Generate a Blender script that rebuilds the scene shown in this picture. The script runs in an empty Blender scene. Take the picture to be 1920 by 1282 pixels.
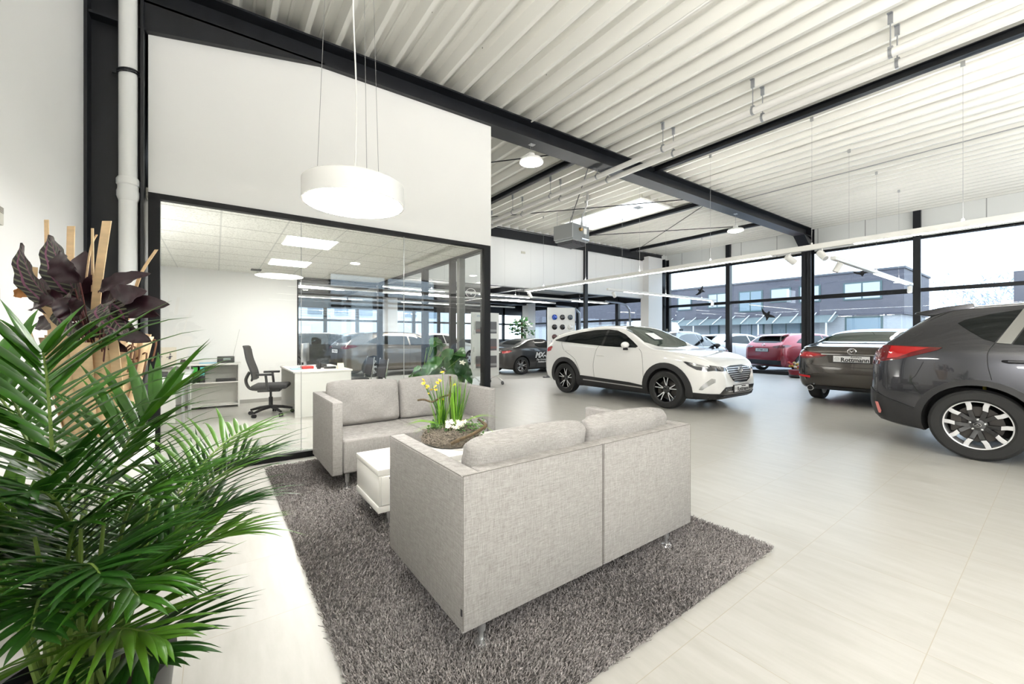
import bpy, bmesh, math, random
from mathutils import Vector, Matrix
from mathutils.bvhtree import BVHTree
from mathutils.geometry import delaunay_2d_cdt
PI = math.pi
random.seed(7)
SC = bpy.context.scene
COL = SC.collection
# ------------------------------------------------------------ camera
# world: +Y runs along the roof ribs and the long walls of the office, +X runs along the glass partition
cam_d = bpy.data.cameras.new('camera'); cam = bpy.data.objects.new('camera', cam_d); COL.objects.link(cam)
CAM_H = 1.27
cam.location = (0, 0, CAM_H)
cam.rotation_euler = (PI/2, 0, -math.radians(36.16))
cam_d.sensor_width = 36; cam_d.lens = 760/1920*36
cam_d.shift_y = -9/1920
cam_d.clip_start = 0.05; cam_d.clip_end = 400
SC.camera = cam
# ------------------------------------------------------------ world
w = bpy.data.worlds.new('sky'); SC.world = w; w.use_nodes = True
wn = w.node_tree.nodes; wl = w.node_tree.links
bg = wn['Background']
tc = wn.new('ShaderNodeTexCoord'); sp = wn.new('ShaderNodeSeparateXYZ'); rp = wn.new('ShaderNodeValToRGB')
wl.new(tc.outputs['Generated'], sp.inputs[0]); wl.new(sp.outputs['Z'], rp.inputs[0])
rp.color_ramp.elements[0].position = 0.0; rp.color_ramp.elements[0].color = (.82, .9, 1, 1)
rp.color_ramp.elements[1].position = 0.5; rp.color_ramp.elements[1].color = (.72, .84, 1, 1)
wl.new(rp.outputs[0], bg.inputs[0]); bg.inputs[1].default_value = 3.2
# ------------------------------------------------------------ exposure
SC.view_settings.view_transform = 'Standard'; SC.view_settings.look = 'None'
SC.view_settings.gamma = 1; SC.view_settings.use_curve_mapping = False
SC.view_settings.exposure = 0.70
SC.render.engine = 'CYCLES'
cy = SC.cycles
cy.max_bounces = 10; cy.diffuse_bounces = 5; cy.glossy_bounces = 4; cy.transmission_bounces = 6; cy.transparent_max_bounces = 14
cy.sample_clamp_indirect = 6; cy.use_denoising = True; cy.caustics_reflective = False; cy.caustics_refractive = False
# ------------------------------------------------------------ linear lamps of the hall, plus fill lights added out of view
def area(name, loc, sx, sy, watt, col=(1, .985, .955), rot=(0, 0, 0)):
    d = bpy.data.lights.new(name, 'AREA'); d.shape = 'RECTANGLE'; d.size = sx; d.size_y = sy; d.energy = watt; d.color = col
    o = bpy.data.objects.new(name, d); COL.objects.link(o); o.location = loc; o.rotation_euler = rot
    return o
for i, y in enumerate((-2.4, -4.6, -6.8)):
    area('hall_lamp', (7.5, y, 2.6), 12, .10, 12)
    area('hall_fill', (7.5, y, 2.7), 12, .10, 235, rot=(PI, 0, 0))  # upward fill added out of view to brighten the ceiling
wl_ = area('left_fill', (-.82, -1.3, 1.9), .15, 2.5, 92, rot=(0, -PI/2, 0)); wl_.data.spread = math.radians(150)  # unseen fill light added to brighten surfaces facing left
area('office_fill', (-.70, 5.4, .9), .3, 1.0, 20, rot=(PI, -.3, 0))  # fill added behind the column to lift the office ceiling
area('ceiling_fill', (1.2, -1.2, 2.9), 3.0, .12, 240, rot=(PI, 0, 0))  # added fill beside the camera, lifts the near ceiling
for i, (x, y) in enumerate(((1.5, 13), (6, 13), (10.5, 13), (3.5, 17), (9, 17))):
    area('far_hall_lamp', (x, y, 2.9), 1.8, .1, 90)
# daylight through the window walls (portals only steer the sampling)
for loc, sx, sy, rot in (((15.6, 4.9, 2.0), 4.0, 10, (0, PI/2, 0)), ((6, -7.9, 2.0), 4.8, 4.0, (PI/2, 0, 0))):
    p = area('daylight_portal', loc, sx, sy, 1, (1, 1, 1), rot); p.data.cycles.is_portal = True

# ============================================================ helpers
def tag(o, label=None, cat=None, group=None, kind=None):
    if label: o['label'] = label
    if cat: o['category'] = cat
    if group: o['group'] = group
    if kind: o['kind'] = kind
    return o
def empty(name, loc=(0, 0, 0), rz=0, label=None, cat=None, group=None):
    o = bpy.data.objects.new(name, None); COL.objects.link(o); o.location = loc; o.rotation_euler = (0, 0, rz)
    o.empty_display_size = .1
    return tag(o, label, cat, group)
def copy_tree(o, parent=None):
    c = o.copy(); COL.objects.link(c); c.parent = parent
    for ch in list(o.children): copy_tree(ch, c)
    return c
MATS = {}
def mat(name, col, rough=.5, metal=0, spec=.5, coat=0, emit=0, ecol=None, alpha=1, trans=0, sss=0):
    if name in MATS: return MATS[name]
    m = bpy.data.materials.new(name); m.use_nodes = True
    b = m.node_tree.nodes['Principled BSDF']
    b.inputs['Base Color'].default_value = (*col, 1); b.inputs['Roughness'].default_value = rough
    b.inputs['Metallic'].default_value = metal; b.inputs['Specular IOR Level'].default_value = spec
    b.inputs['Coat Weight'].default_value = coat; b.inputs['Coat Roughness'].default_value = .03
    b.inputs['Transmission Weight'].default_value = trans
    if emit:
        b.inputs['Emission Color'].default_value = (*(ecol or col), 1); b.inputs['Emission Strength'].default_value = emit
    MATS[name] = m
    return m
def nodes(m):
    nt = m.node_tree
    return nt, nt.nodes, nt.links, nt.nodes['Principled BSDF']
def noise_tint(m, scale=(5, 5, 5), amount=.1, bump=0, bscale=None, detail=4, coord='Object', dist=.002):
    """slight procedural variation of the colour and a fine bump"""
    nt, N, L, b = nodes(m)
    base = tuple(b.inputs['Base Color'].default_value)
    t = N.new('ShaderNodeTexCoord'); mp = N.new('ShaderNodeMapping'); mp.inputs['Scale'].default_value = scale
    n = N.new('ShaderNodeTexNoise'); n.inputs['Scale'].default_value = 1; n.inputs['Detail'].default_value = detail
    L.new(t.outputs[coord], mp.inputs[0]); L.new(mp.outputs[0], n.inputs[0])
    r = N.new('ShaderNodeMix'); r.data_type = 'RGBA'
    r.inputs[6].default_value = tuple(c*(1-amount) for c in base[:3])+(1,); r.inputs[7].default_value = tuple(min(1, c*(1+amount)) for c in base[:3])+(1,)
    mr = N.new('ShaderNodeMapRange'); mr.inputs[1].default_value = .3; mr.inputs[2].default_value = .7
    L.new(n.outputs['Fac'], mr.inputs[0]); L.new(mr.outputs[0], r.inputs[0]); L.new(r.outputs[2], b.inputs['Base Color'])
    if bump:
        bp = N.new('ShaderNodeBump'); bp.inputs['Strength'].default_value = bump; bp.inputs['Distance'].default_value = dist
        src = n
        if bscale:
            mp2 = N.new('ShaderNodeMapping'); mp2.inputs['Scale'].default_value = bscale
            src = N.new('ShaderNodeTexNoise'); src.inputs['Scale'].default_value = 1; src.inputs['Detail'].default_value = 3
            L.new(t.outputs[coord], mp2.inputs[0]); L.new(mp2.outputs[0], src.inputs[0])
        L.new(src.outputs['Fac'], bp.inputs['Height']); L.new(bp.outputs[0], b.inputs['Normal'])
    return m
def thin_glass(name, tint=(.93, .96, .95), refl=1.0, k=1.0):
    """clear pane: sees through, mirrors by its angle"""
    m = bpy.data.materials.new(name); m.use_nodes = True; nt = m.node_tree; N = nt.nodes; L = nt.links
    N.remove(N['Principled BSDF']); out = N['Material Output']
    tr = N.new('ShaderNodeBsdfTransparent'); tr.inputs[0].default_value = (*tint, 1)
    gl = N.new('ShaderNodeBsdfGlossy'); gl.inputs['Roughness'].default_value = .0; gl.inputs[0].default_value = (refl, refl, refl, 1)
    ge = N.new('ShaderNodeNewGeometry'); dt = N.new('ShaderNodeVectorMath'); dt.operation = 'DOT_PRODUCT'; L.new(ge.outputs['Incoming'], dt.inputs[0]); L.new(ge.outputs['Normal'], dt.inputs[1])
    def mm(op, a, b2):
        n = N.new('ShaderNodeMath'); n.operation = op; n.use_clamp = False
        for i, v in enumerate((a, b2)):
            if v is None: continue
            if isinstance(v, (int, float)): n.inputs[i].default_value = v
            else: L.new(v, n.inputs[i])
        return n.outputs[0]
    fac = mm('MULTIPLY', mm('ADD', mm('MULTIPLY', mm('POWER', mm('SUBTRACT', 1.0, mm('ABSOLUTE', dt.outputs['Value'], None)), 5.0), .96), .04), k)
    mx = N.new('ShaderNodeMixShader'); L.new(fac, mx.inputs[0]); L.new(tr.outputs[0], mx.inputs[1]); L.new(gl.outputs[0], mx.inputs[2])
    L.new(mx.outputs[0], out.inputs[0]); MATS[name] = m
    return m

class MB:
    """collects shapes into one mesh"""
    def __init__(s): s.v = []; s.f = []; s.mi = []; s.cur = 0
    def add(s, vs, fs):
        o = len(s.v); s.v += [tuple(v) for v in vs]
        for f in fs: s.f.append(tuple(i+o for i in f)); s.mi.append(s.cur)
        return s
    def box(s, x0, x1, y0, y1, z0, z1, M=None):
        vs = [(x, y, z) for z in (z0, z1) for y in (y0, y1) for x in (x0, x1)]
        if M is not None: vs = [M @ Vector(v) for v in vs]
        return s.add(vs, [(0, 2, 3, 1), (4, 5, 7, 6), (0, 1, 5, 4), (2, 6, 7, 3), (0, 4, 6, 2), (1, 3, 7, 5)])
    def prism(s, poly, a0, a1, axis='Y'):
        """poly in the plane across the axis: axis Y -> (x,z), X -> (y,z), Z -> (x,y)"""
        def P(p, a): return (p[0], a, p[1]) if axis == 'Y' else ((a, p[0], p[1]) if axis == 'X' else (p[0], p[1], a))
        n = len(poly); vs = [P(p, a0) for p in poly]+[P(p, a1) for p in poly]
        return s.add(vs, [tuple(range(n-1, -1, -1)), tuple(range(n, 2*n))]+[(i, (i+1) % n, n+(i+1) % n, n+i) for i in range(n)])
    def tube(s, pts, r, seg=8, cap=True):
        pts = [Vector(p) for p in pts]; n = len(pts); rr = r if isinstance(r, (list, tuple)) else [r]*n
        vs = []; up = None
        for i, p in enumerate(pts):
            t = (pts[min(i+1, n-1)]-pts[max(i-1, 0)]).normalized()
            if up is None: up = t.orthogonal().normalized()
            else: up = (up-t*up.dot(t)); up = up.normalized() if up.length > 1e-6 else t.orthogonal().normalized()
            b = t.cross(up)
            for k in range(seg):
                a = 2*PI*k/seg; vs.append(p+(up*math.cos(a)+b*math.sin(a))*rr[i])
        fs = [(i*seg+k, i*seg+(k+1) % seg, (i+1)*seg+(k+1) % seg, (i+1)*seg+k) for i in range(n-1) for k in range(seg)]
        if cap: fs += [tuple(range(seg-1, -1, -1)), tuple((n-1)*seg+k for k in range(seg))]
        return s.add(vs, fs)
    def lathe(s, prof, seg=32, M=None, closed=False):
        """prof = (r,z) list turned about Z"""
        vs = []; n = len(prof)
        for r, z in prof:
            for k in range(seg):
                a = 2*PI*k/seg; vs.append(Vector((r*math.cos(a), r*math.sin(a), z)))
        if M is not None: vs = [M @ v for v in vs]
        fs = [(i*seg+k, i*seg+(k+1) % seg, (i+1)*seg+(k+1) % seg, (i+1)*seg+k) for i in range(n-1) for k in range(seg)]
        if closed: fs += [((n-1)*seg+k, (n-1)*seg+(k+1) % seg, (k+1) % seg, k) for k in range(seg)]
        else:
            if prof[0][0] > 1e-5: fs.append(tuple(range(seg-1, -1, -1)))
            if prof[-1][0] > 1e-5: fs.append(tuple((n-1)*seg+k for k in range(seg)))
        return s.add(vs, fs)
    def ball(s, c, r, sx=1, sy=1, sz=1, seg=12, rings=8):
        vs = []; fs = []
        for i in range(rings+1):
            ph = PI*i/rings
            for k in range(seg):
                a = 2*PI*k/seg; vs.append((c[0]+r*sx*math.sin(ph)*math.cos(a), c[1]+r*sy*math.sin(ph)*math.sin(a), c[2]+r*sz*math.cos(ph)))
        for i in range(rings):
            for k in range(seg): fs.append((i*seg+k, (i+1)*seg+k, (i+1)*seg+(k+1) % seg, i*seg+(k+1) % seg))
        return s.add(vs, fs)
    def build(s, name, mats, parent=None, smooth=False, bevel=0, bseg=2, label=None, loc=None, angle=35):
        me = bpy.data.meshes.new(name); me.from_pydata(s.v, [], s.f)
        if not isinstance(mats, (list, tuple)): mats = [mats]
        for m in mats: me.materials.append(m)
        if len(mats) > 1: me.polygons.foreach_set('material_index', s.mi)
        bm = bmesh.new(); bm.from_mesh(me); bmesh.ops.recalc_face_normals(bm, faces=bm.faces)
        if bevel:
            bmesh.ops.remove_doubles(bm, verts=bm.verts, dist=1e-5)
            es = [e for e in bm.edges if len(e.link_faces) == 2 and e.calc_face_angle(0) > .5]
            bmesh.ops.bevel(bm, geom=es, offset=bevel, segments=bseg, profile=.5, affect='EDGES', clamp_overlap=True)
            smooth = True
        bm.to_mesh(me); bm.free()
        if smooth: me.shade_smooth(); me.set_sharp_from_angle(angle=math.radians(angle))
        me.update()
        o = bpy.data.objects.new(name, me); COL.objects.link(o)
        if parent is not None: o.parent = parent
        if loc is not None: o.location = loc
        if label: o['label'] = label
        return o
def struct(name, mb, m, **k):
    o = mb.build(name, m, **k); o['kind'] = 'structure'; return o
def smoothpath(pts, n=8):
    """Catmull-Rom through the points"""
    P = [Vector(p) for p in pts]; out = []
    for i in range(len(P)-1):
        a = P[max(i-1, 0)]; b = P[i]; c = P[i+1]; d = P[min(i+2, len(P)-1)]
        for k in range(n):
            t = k/n; out.append(.5*((2*b)+(c-a)*t+(2*a-5*b+4*c-d)*t*t+(3*b-a-3*c+d)*t**3))
    out.append(P[-1]); return out
def text_obj(name, s, m, size, parent=None, bold=0, loc=(0, 0, 0), rot=None, squeeze=1, align='CENTER', shear=0):
    """lettering as a mesh; lies in local XY, rot is a Matrix"""
    c = bpy.data.curves.new(name, 'FONT'); c.body = s; c.size = size; c.align_x = align; c.align_y = 'CENTER'; c.offset = bold; c.extrude = .0008; c.shear = shear
    c.resolution_u = 3
    t = bpy.data.objects.new(name, c); COL.objects.link(t)
    dg = bpy.context.evaluated_depsgraph_get(); me = bpy.data.meshes.new_from_object(t.evaluated_get(dg))
    COL.objects.unlink(t); bpy.data.objects.remove(t)
    M = Matrix.Translation(loc) @ (rot if rot is not None else Matrix()) @ Matrix.Diagonal((squeeze, 1, 1, 1))
    me.transform(M); me.materials.clear(); me.materials.append(m)
    o = bpy.data.objects.new(name, me); COL.objects.link(o)
    if parent is not None: o.parent = parent
    return o
# camera frame, only used to work out where measured things stand
FW = Vector((.590, .8074, 0)); RT = Vector((.8074, -.590, 0))
def at(px, py, d):
    """the point seen at a pixel of the photograph at depth d"""
    p = FW*d+RT*((px-960)/760*d); p.z = CAM_H+(632-py)/760*d; return p

# ============================================================ common materials
WHITE = noise_tint(mat('wall_paint', (.84, .83, .81), .7), (1.5, 1.5, 1.5), .012)
STEEL = noise_tint(mat('black_steel', (.008, .009, .012), .42, spec=.4), (6, 6, 2), .3)
FRAME = mat('black_frame', (.004, .004, .005), .5, spec=.25)
ALU = mat('brushed_metal', (.6, .6, .6), .3, 1)
CHROME = mat('chrome', (.8, .8, .8), .07, 1)
GLASS = thin_glass('pane_glass', (.965, .975, .97), .8)
SGLASS = thin_glass('side_glass', (.975, .985, .98), 1.0, .35)
WGLASS = thin_glass('window_glass', (.9, .95, .97))
PLASTIC = mat('black_plastic', (.018, .018, .02), .5)
LAC = mat('white_lacquer', (.82, .81, .77), .25)
LAMPW = mat('white_lamp_body', (.84, .83, .8), .35)
def glow(name, s, col=(1, .96, .88)): return mat(name, col, .5, emit=s, ecol=col)
# ============================================================ the setting
X0, X1 = -.86, 15.4          # left wall, window wall
YG = 4.77                    # glass partition
YB = 9.95                    # end of the showroom
def zdeck(x): return 4.45+.0155*x      # underside of the roof ribs
# floor with 60 cm tiles
fm = mat('floor_tiles', (.62, .60, .55), .22)
nt, N, L, b = nodes(fm)
t = N.new('ShaderNodeTexCoord'); sx = N.new('ShaderNodeSeparateXYZ'); L.new(t.outputs['Object'], sx.inputs[0])
def mth(op, a, b2=None, c=None):
    n = N.new('ShaderNodeMath'); n.operation = op
    for i, v in enumerate((a, b2, c)):
        if v is None: continue
        if isinstance(v, (int, float)): n.inputs[i].default_value = v
        else: L.new(v, n.inputs[i])
    return n.outputs[0]
def groove(out, off):
    u = mth('DIVIDE', mth('SUBTRACT', out, off), .6); f = mth('FRACT', u)
    dd = mth('MULTIPLY', mth('MINIMUM', f, mth('SUBTRACT', 1.0, f)), .6)
    return mth('LESS_THAN', dd, .0016), mth('FLOOR', u)
gx, ix = groove(sx.outputs[0], .50); gy, iy = groove(sx.outputs[1], .331)
g = mth('MAXIMUM', gx, gy)
cb = N.new('ShaderNodeCombineXYZ'); L.new(ix, cb.inputs[0]); L.new(iy, cb.inputs[1])
wnz = N.new('ShaderNodeTexWhiteNoise'); wnz.noise_dimensions = '3D'; L.new(cb.outputs[0], wnz.inputs[0])
mp = N.new('ShaderNodeMapping'); mp.inputs['Scale'].default_value = (9, 1.6, 1); L.new(t.outputs['Object'], mp.inputs[0])
va = N.new('ShaderNodeVectorMath'); va.operation = 'ADD'; L.new(mp.outputs[0], va.inputs[0])
sc_ = N.new('ShaderNodeVectorMath'); sc_.operation = 'SCALE'; sc_.inputs['Scale'].default_value = 40; L.new(wnz.outputs['Color'], sc_.inputs[0]); L.new(sc_.outputs[0], va.inputs[1])
ns = N.new('ShaderNodeTexNoise'); ns.inputs['Scale'].default_value = 1.6; ns.inputs['Detail'].default_value = 6; ns.inputs['Roughness'].default_value = .6; L.new(va.outputs[0], ns.inputs[0])
r1 = N.new('ShaderNodeValToRGB'); L.new(ns.outputs['Fac'], r1.inputs[0])
r1.color_ramp.elements[0].position = .25; r1.color_ramp.elements[0].color = (.385, .372, .34, 1)
r1.color_ramp.elements[1].position = .75; r1.color_ramp.elements[1].color = (.475, .465, .44, 1)
mx = N.new('ShaderNodeMix'); mx.data_type = 'RGBA'; L.new(g, mx.inputs[0]); L.new(r1.outputs[0], mx.inputs[6]); mx.inputs[7].default_value = (.37, .33, .27, 1)
L.new(mx.outputs[2], b.inputs['Base Color'])
rr = N.new('ShaderNodeMapRange'); rr.inputs[3].default_value = .28; rr.inputs[4].default_value = .45; L.new(ns.outputs['Fac'], rr.inputs[0]); L.new(rr.outputs[0], b.inputs['Roughness'])
struct('floor', MB().box(-3, X1+.1, -8, 22, -.2, 0), fm)

# white walls
struct('wall_left', MB().box(X0-.2, X0, -8, YB, 0, 5), WHITE)
wf = MB(); wf.prism([(-.48, 2.545), (3.12, 2.545), (3.12, 4.226), (-.48, 4.170)], YG, YG+.12)
struct('wall_office_front', wf, WHITE)
wo = MB(); wo.box(X0, 1.35, 9.34, 9.5, 0, 2.6); struct('wall_office_back', wo, WHITE)
wr = MB(); wr.box(3.0, 3.12, YG+.12, 9.5, 2.545, 4.27); wr.box(1.35, 3.12, 9.34, 9.5, 2.53, 4.27); wr.box(X0, 1.35, 9.34, 9.5, 2.6, 4.27)
struct('wall_office_side', wr, WHITE)
struct('baseboard_office_back', MB().box(X0, 1.35, 9.32, 9.34, 0, .07), mat('grey_skirting', (.33, .32, .30), .5))
# white panel wall over the opening to the next hall, with fine vertical joints
PANEL = mat('panel_white', (.82, .82, .81), .5)
def jointed(m, axis, pitch, width=.006, dark=(.5, .5, .5)):
    nt, N, L, b = nodes(m); base = tuple(b.inputs['Base Color'].default_value)
    t = N.new('ShaderNodeTexCoord'); s = N.new('ShaderNodeSeparateXYZ'); L.new(t.outputs['Object'], s.inputs[0])
    d = N.new('ShaderNodeMath'); d.operation = 'DIVIDE'; L.new(s.outputs[axis], d.inputs[0]); d.inputs[1].default_value = pitch
    f = N.new('ShaderNodeMath'); f.operation = 'FRACT'; L.new(d.outputs[0], f.inputs[0])
    l = N.new('ShaderNodeMath'); l.operation = 'LESS_THAN'; L.new(f.outputs[0], l.inputs[0]); l.inputs[1].default_value = width/pitch
    x = N.new('ShaderNodeMix'); x.data_type = 'RGBA'; L.new(l.outputs[0], x.inputs[0]); x.inputs[6].default_value = base; x.inputs[7].default_value = tuple(base[i]*dark[i] for i in range(3))+(1,)
    L.new(x.outputs[2], b.inputs['Base Color']); return m
jointed(PANEL, 0, 1.0, .008, (.75, .75, .75))
pb = MB(); pb.box(3.12, 10.35, YB, YB+.12, 2.82, 4.78); pb.box(10.5, 14.58, YB, YB+.12, 2.82, 4.78)
struct('wall_back', pb, PANEL)
COLW = noise_tint(mat('column_paint', (.78, .77, .75), .6), (2, 2, 2), .01)
struct('column_back', MB().box(13.72, 14.62, 9.68, 10.05, 0, 4.45), COLW)
GREYP = jointed(mat('panel_grey', (.74, .75, .73), .45), 1, 1.16, .02, (.45, .45, .45))
struct('wall_right_panel', MB().box(X1, X1+.15, -8, 22, 3.97, 5.1), GREYP)
struct('wall_back_panel', MB().box(14.62, X1, YB+.02, YB+.1, 3.97, 5.0), mat('panel_grey_plain', (.74, .75, .73), .45))
wq = MB(); wq.box(-1, X1, -8.1, -7.9, 3.9, 5.1); wq.box(-1, 3.65, -8.1, -7.9, 0, 3.9); wq.box(8.4, X1, -8.1, -7.9, 0, 3.9); struct('wall_rear', wq, WHITE)

# ribbed roof deck: ribs run along Y, one profile swept
DECK = noise_tint(mat('deck_steel', (.70, .69, .645), .42), (3, .4, 3), .03)
PITCH, RB, RW, RH = .3085, .05, .035, .135
sky_x = (8.16, 9.42); sky_y = (5.97, 8.65)
def deck(xa, xb, y0, y1):
    prof = []; k = math.floor((xa-.464)/PITCH); x = .464+k*PITCH
    while x < xb+PITCH:
        for dx, dz in ((-RB/2, 0), (RB/2, 0), (RB/2+RW, RH), (RB/2+RW+.075, RH), (RB/2+RW+.085, RH-.012), (RB/2+RW+.105, RH-.012), (RB/2+RW+.115, RH), (PITCH-RB/2-RW, RH)):
            xx = x+dx
            if xa <= xx <= xb: prof.append((xx, zdeck(xx)+dz))
        x += PITCH
    return prof
dk = MB()
def add_deck(xa, xb, y0, y1):
    p = deck(xa, xb, y0, y1); n = len(p)
    vs = [(x, y0, z) for x, z in p]+[(x, y1, z) for x, z in p]
    dk.add(vs, [(i, i+1, n+i+1, n+i) for i in range(n-1)])
add_deck(-1.2, sky_x[0], -8, 10.2); add_deck(sky_x[1], X1, -8, 10.2); add_deck(*sky_x, -8, sky_y[0]); add_deck(*sky_x, sky_y[1], 10.2)
struct('ceiling', dk, DECK)
# roof insulation above the deck keeps daylight out
rf = MB(); rf.box(-1.3, sky_x[0], -8.1, 10.2, 4.9, 5.1); rf.box(sky_x[1], X1+.2, -8.1, 10.2, 4.9, 5.1); rf.box(*sky_x, -8.1, sky_y[0], 4.9, 5.1); rf.box(*sky_x, sky_y[1], 10.2, 4.9, 5.1)
struct('roof_slab', rf, WHITE)
# rivets of the deck
rv = MB()
for i in range(150):
    k = random.randint(0, 44); x = .464+PITCH*(k-2)+random.choice((.17, .09)); y = random.choice((1.1, 1.9, 2.9, 3.9, 5.8, 6.9, 8.2))+random.uniform(-.1, .1)
    if sky_x[0]-.2 < x < sky_x[1]+.2 and sky_y[0] < y < sky_y[1]: continue
    z = zdeck(x)+RH-.002 if .1 > 0 else 0
    rv.tube([(x, y, z), (x, y, z-.02)], .004, 5)
tag(rv.build('deck_screw', mat('dark_screw', (.05, .05, .045), .4)), 'tiny dark screw tips sticking out of the ribbed ceiling', 'screws', kind='stuff')
# skylight
sk = empty('skylight', (0, 0, 0), label='bright rectangular skylight with white frame in the ribbed ceiling', cat='skylight')
zs = zdeck(8.8)
fr = MB()
for (a, b_, c, d) in ((sky_x[0]-.06, sky_x[0]+.02, sky_y[0]-.06, sky_y[1]+.06), (sky_x[1]-.02, sky_x[1]+.06, sky_y[0]-.06, sky_y[1]+.06), (sky_x[0], sky_x[1], sky_y[0]-.06, sky_y[0]+.02), (sky_x[0], sky_x[1], sky_y[1]-.02, sky_y[1]+.06)):
    fr.box(a, b_, c, d, zs-.01, zs+.5)
fr.build('frame', mat('cream_frame', (.68, .67, .6), .5), sk)
MB().box(*sky_x, *sky_y, zs+.13, zs+.14).build('dome', mat('opal_dome', (.9, .95, 1), .6, trans=0, emit=1.6, ecol=(.85, .93, 1)), sk)
op = MB(); op.tube([(9.0, 6.4, zs+.13), (9.0, 6.4, zs+.05), (9.05, 6.6, zs+.03)], .012, 6); op.box(8.85, 9.1, 6.55, 6.75, zs+.09, zs+.12)
op.build('opener', ALU, sk)

# steel frame: main beam, its column and haunch, purlins
def ibeam_x(mb, x0, x1, yc, ztop, h, w, slope=.0155, tf=.02, tw=.012):
    for (ya, yb_, za, zb_) in ((-w/2, w/2, -tf, 0), (-w/2, w/2, -h, -h+tf), (-tw/2, tw/2, -h, 0)):
        z = lambda x: ztop+slope*x
        vs = [(x, yc+y, z(x)+zz) for zz in (za, zb_) for y in (ya, yb_) for x in (x0, x1)]
        mb.add(vs, [(0, 2, 3, 1), (4, 5, 7, 6), (0, 1, 5, 4), (2, 6, 7, 3), (0, 4, 6, 2), (1, 3, 7, 5)])
def icol(mb, x0, x1, yc, w, z0, z1, tf=.02):
    mb.box(x0, x0+tf, yc-w/2, yc+w/2, z0, z1); mb.box(x1-tf, x1, yc-w/2, yc+w/2, z0, z1); mb.box(x0, x1, yc-.008, yc+.008, z0, z1)
BY = 4.86
mb = MB(); ibeam_x(mb, -.5, X1-.35, BY, 4.45, .27, .3)
struct('beam_main', mb, STEEL)
mb = MB(); ibeam_x(mb, -.5, X1-.35, YB+.1, 4.45, .27, .24); mb.box(-.5, X1, YB+.0, YB+.02, 4.30, 4.4)
mb.prism([(3.12, 4.44), (14.9, 4.64), (14.9, 4.36), (3.12, 4.17)], YB-.06, YB-.02)
struct('beam_back', mb, STEEL)
mb = MB(); mb.prism([(-.5, 4.2), (.95, 4.22), (.95, 4.20), (-.5, 3.93)], BY-.15, BY+.15)
mb.prism([(X1-.35, 4.3), (X1-.35, 4.02), (X1-.95, 4.42), (X1-.95, 4.44)], BY-.15, BY+.15)
struct('beam_haunch', mb, STEEL)
mb = MB(); icol(mb, -.86, -.5, BY-.04, .3, 0, 4.7); mb.box(-.86, -.5, BY-.15, BY+.15, 3.93, 3.95); mb.box(-.86, -.5, BY-.15, BY+.15, 4.2, 4.22)
struct('column_left', mb, STEEL)
for yc in (BY, YB):
    mb = MB(); icol(mb, X1-.33, X1-.03, yc, .26 if yc == BY else .2, 0, 4.75 if yc == BY else 4.5)
    struct('column_right', mb, STEEL)
def purlin(x, y0, y1, h=.1):
    mb = MB(); z = zdeck(x); mb.box(x-.05, x+.05, y0, y1, z-.012, z-.001); mb.box(x-.05, x+.05, y0, y1, z-h, z-h+.012); mb.box(x-.005, x+.005, y0, y1, z-h, z)
    struct('beam_purlin', mb, STEEL)
purlin(6.87, -8, BY-.15); purlin(5.25, BY+.15, YB); purlin(9.62, BY+.15, YB); purlin(12.9, BY+.15, YB)
# crossed bracing rods, each by itself
rods = [((5.3, 4.88), (9.3, 9.8)), ((9.0, 4.88), (5.0, 9.8)), ((5.0, 4.88), (1.2, 9.5)), ((13.0, 4.88), (9.3, 9.0)), ((9.4, 4.88), (12.9, 9.7)), ((3.9, 8.6), (5.1, 8.2))]
rl = ['thin black bracing rod crossing below the skylight, running down toward the unit heater', 'thin black bracing rod running across in front of the skylight',
      'thin black bracing rod behind the round lamp near the office wall', 'thin black bracing rod running level toward the far round lamp',
      'thin black bracing rod slanting to the white back column', 'short black bracing rod above the grey pipes by the office wall corner']
for k_, ((a, b_), l) in enumerate(zip(rods, rl)):
    z = -.1-.04*(k_ % 2)
    tag(MB().tube([(a[0], a[1], zdeck(a[0])+z), (b_[0], b_[1], zdeck(b_[0])+z)], .011, 6).build('bracing_rod', STEEL), l, 'rod', 'roof bracing rods')

# glass partition of the office
FY0, FY1 = YG-.02, YG+.05
mb = MB()
mb.box(-.48, 3.1, FY0, FY1, 2.495, 2.545); mb.box(-.48, 3.1, FY0, FY1, 0, .062); mb.box(-.48, -.40, FY0, FY1, .05, 2.5); mb.box(3.0, 3.1, FY0, FY1+.04, .05, 2.5)
pf = empty('window_1', (0, 0, 0)); pf['kind'] = 'structure'
mb.build('frame', FRAME, pf)
for a, b_ in ((-.40, .729), (.733, 1.857), (1.861, 3.0)):
    MB().box(a, b_, YG+.01, YG+.02, .06, 2.5).build('pane', GLASS, pf)
jm = MB(); jm.box(.729, .733, YG+.008, YG+.022, .06, 2.5); jm.box(1.857, 1.861, YG+.008, YG+.022, .06, 2.5)
jm.build('joint', mat('joint_grey', (.35, .36, .36), .3), pf)
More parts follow.
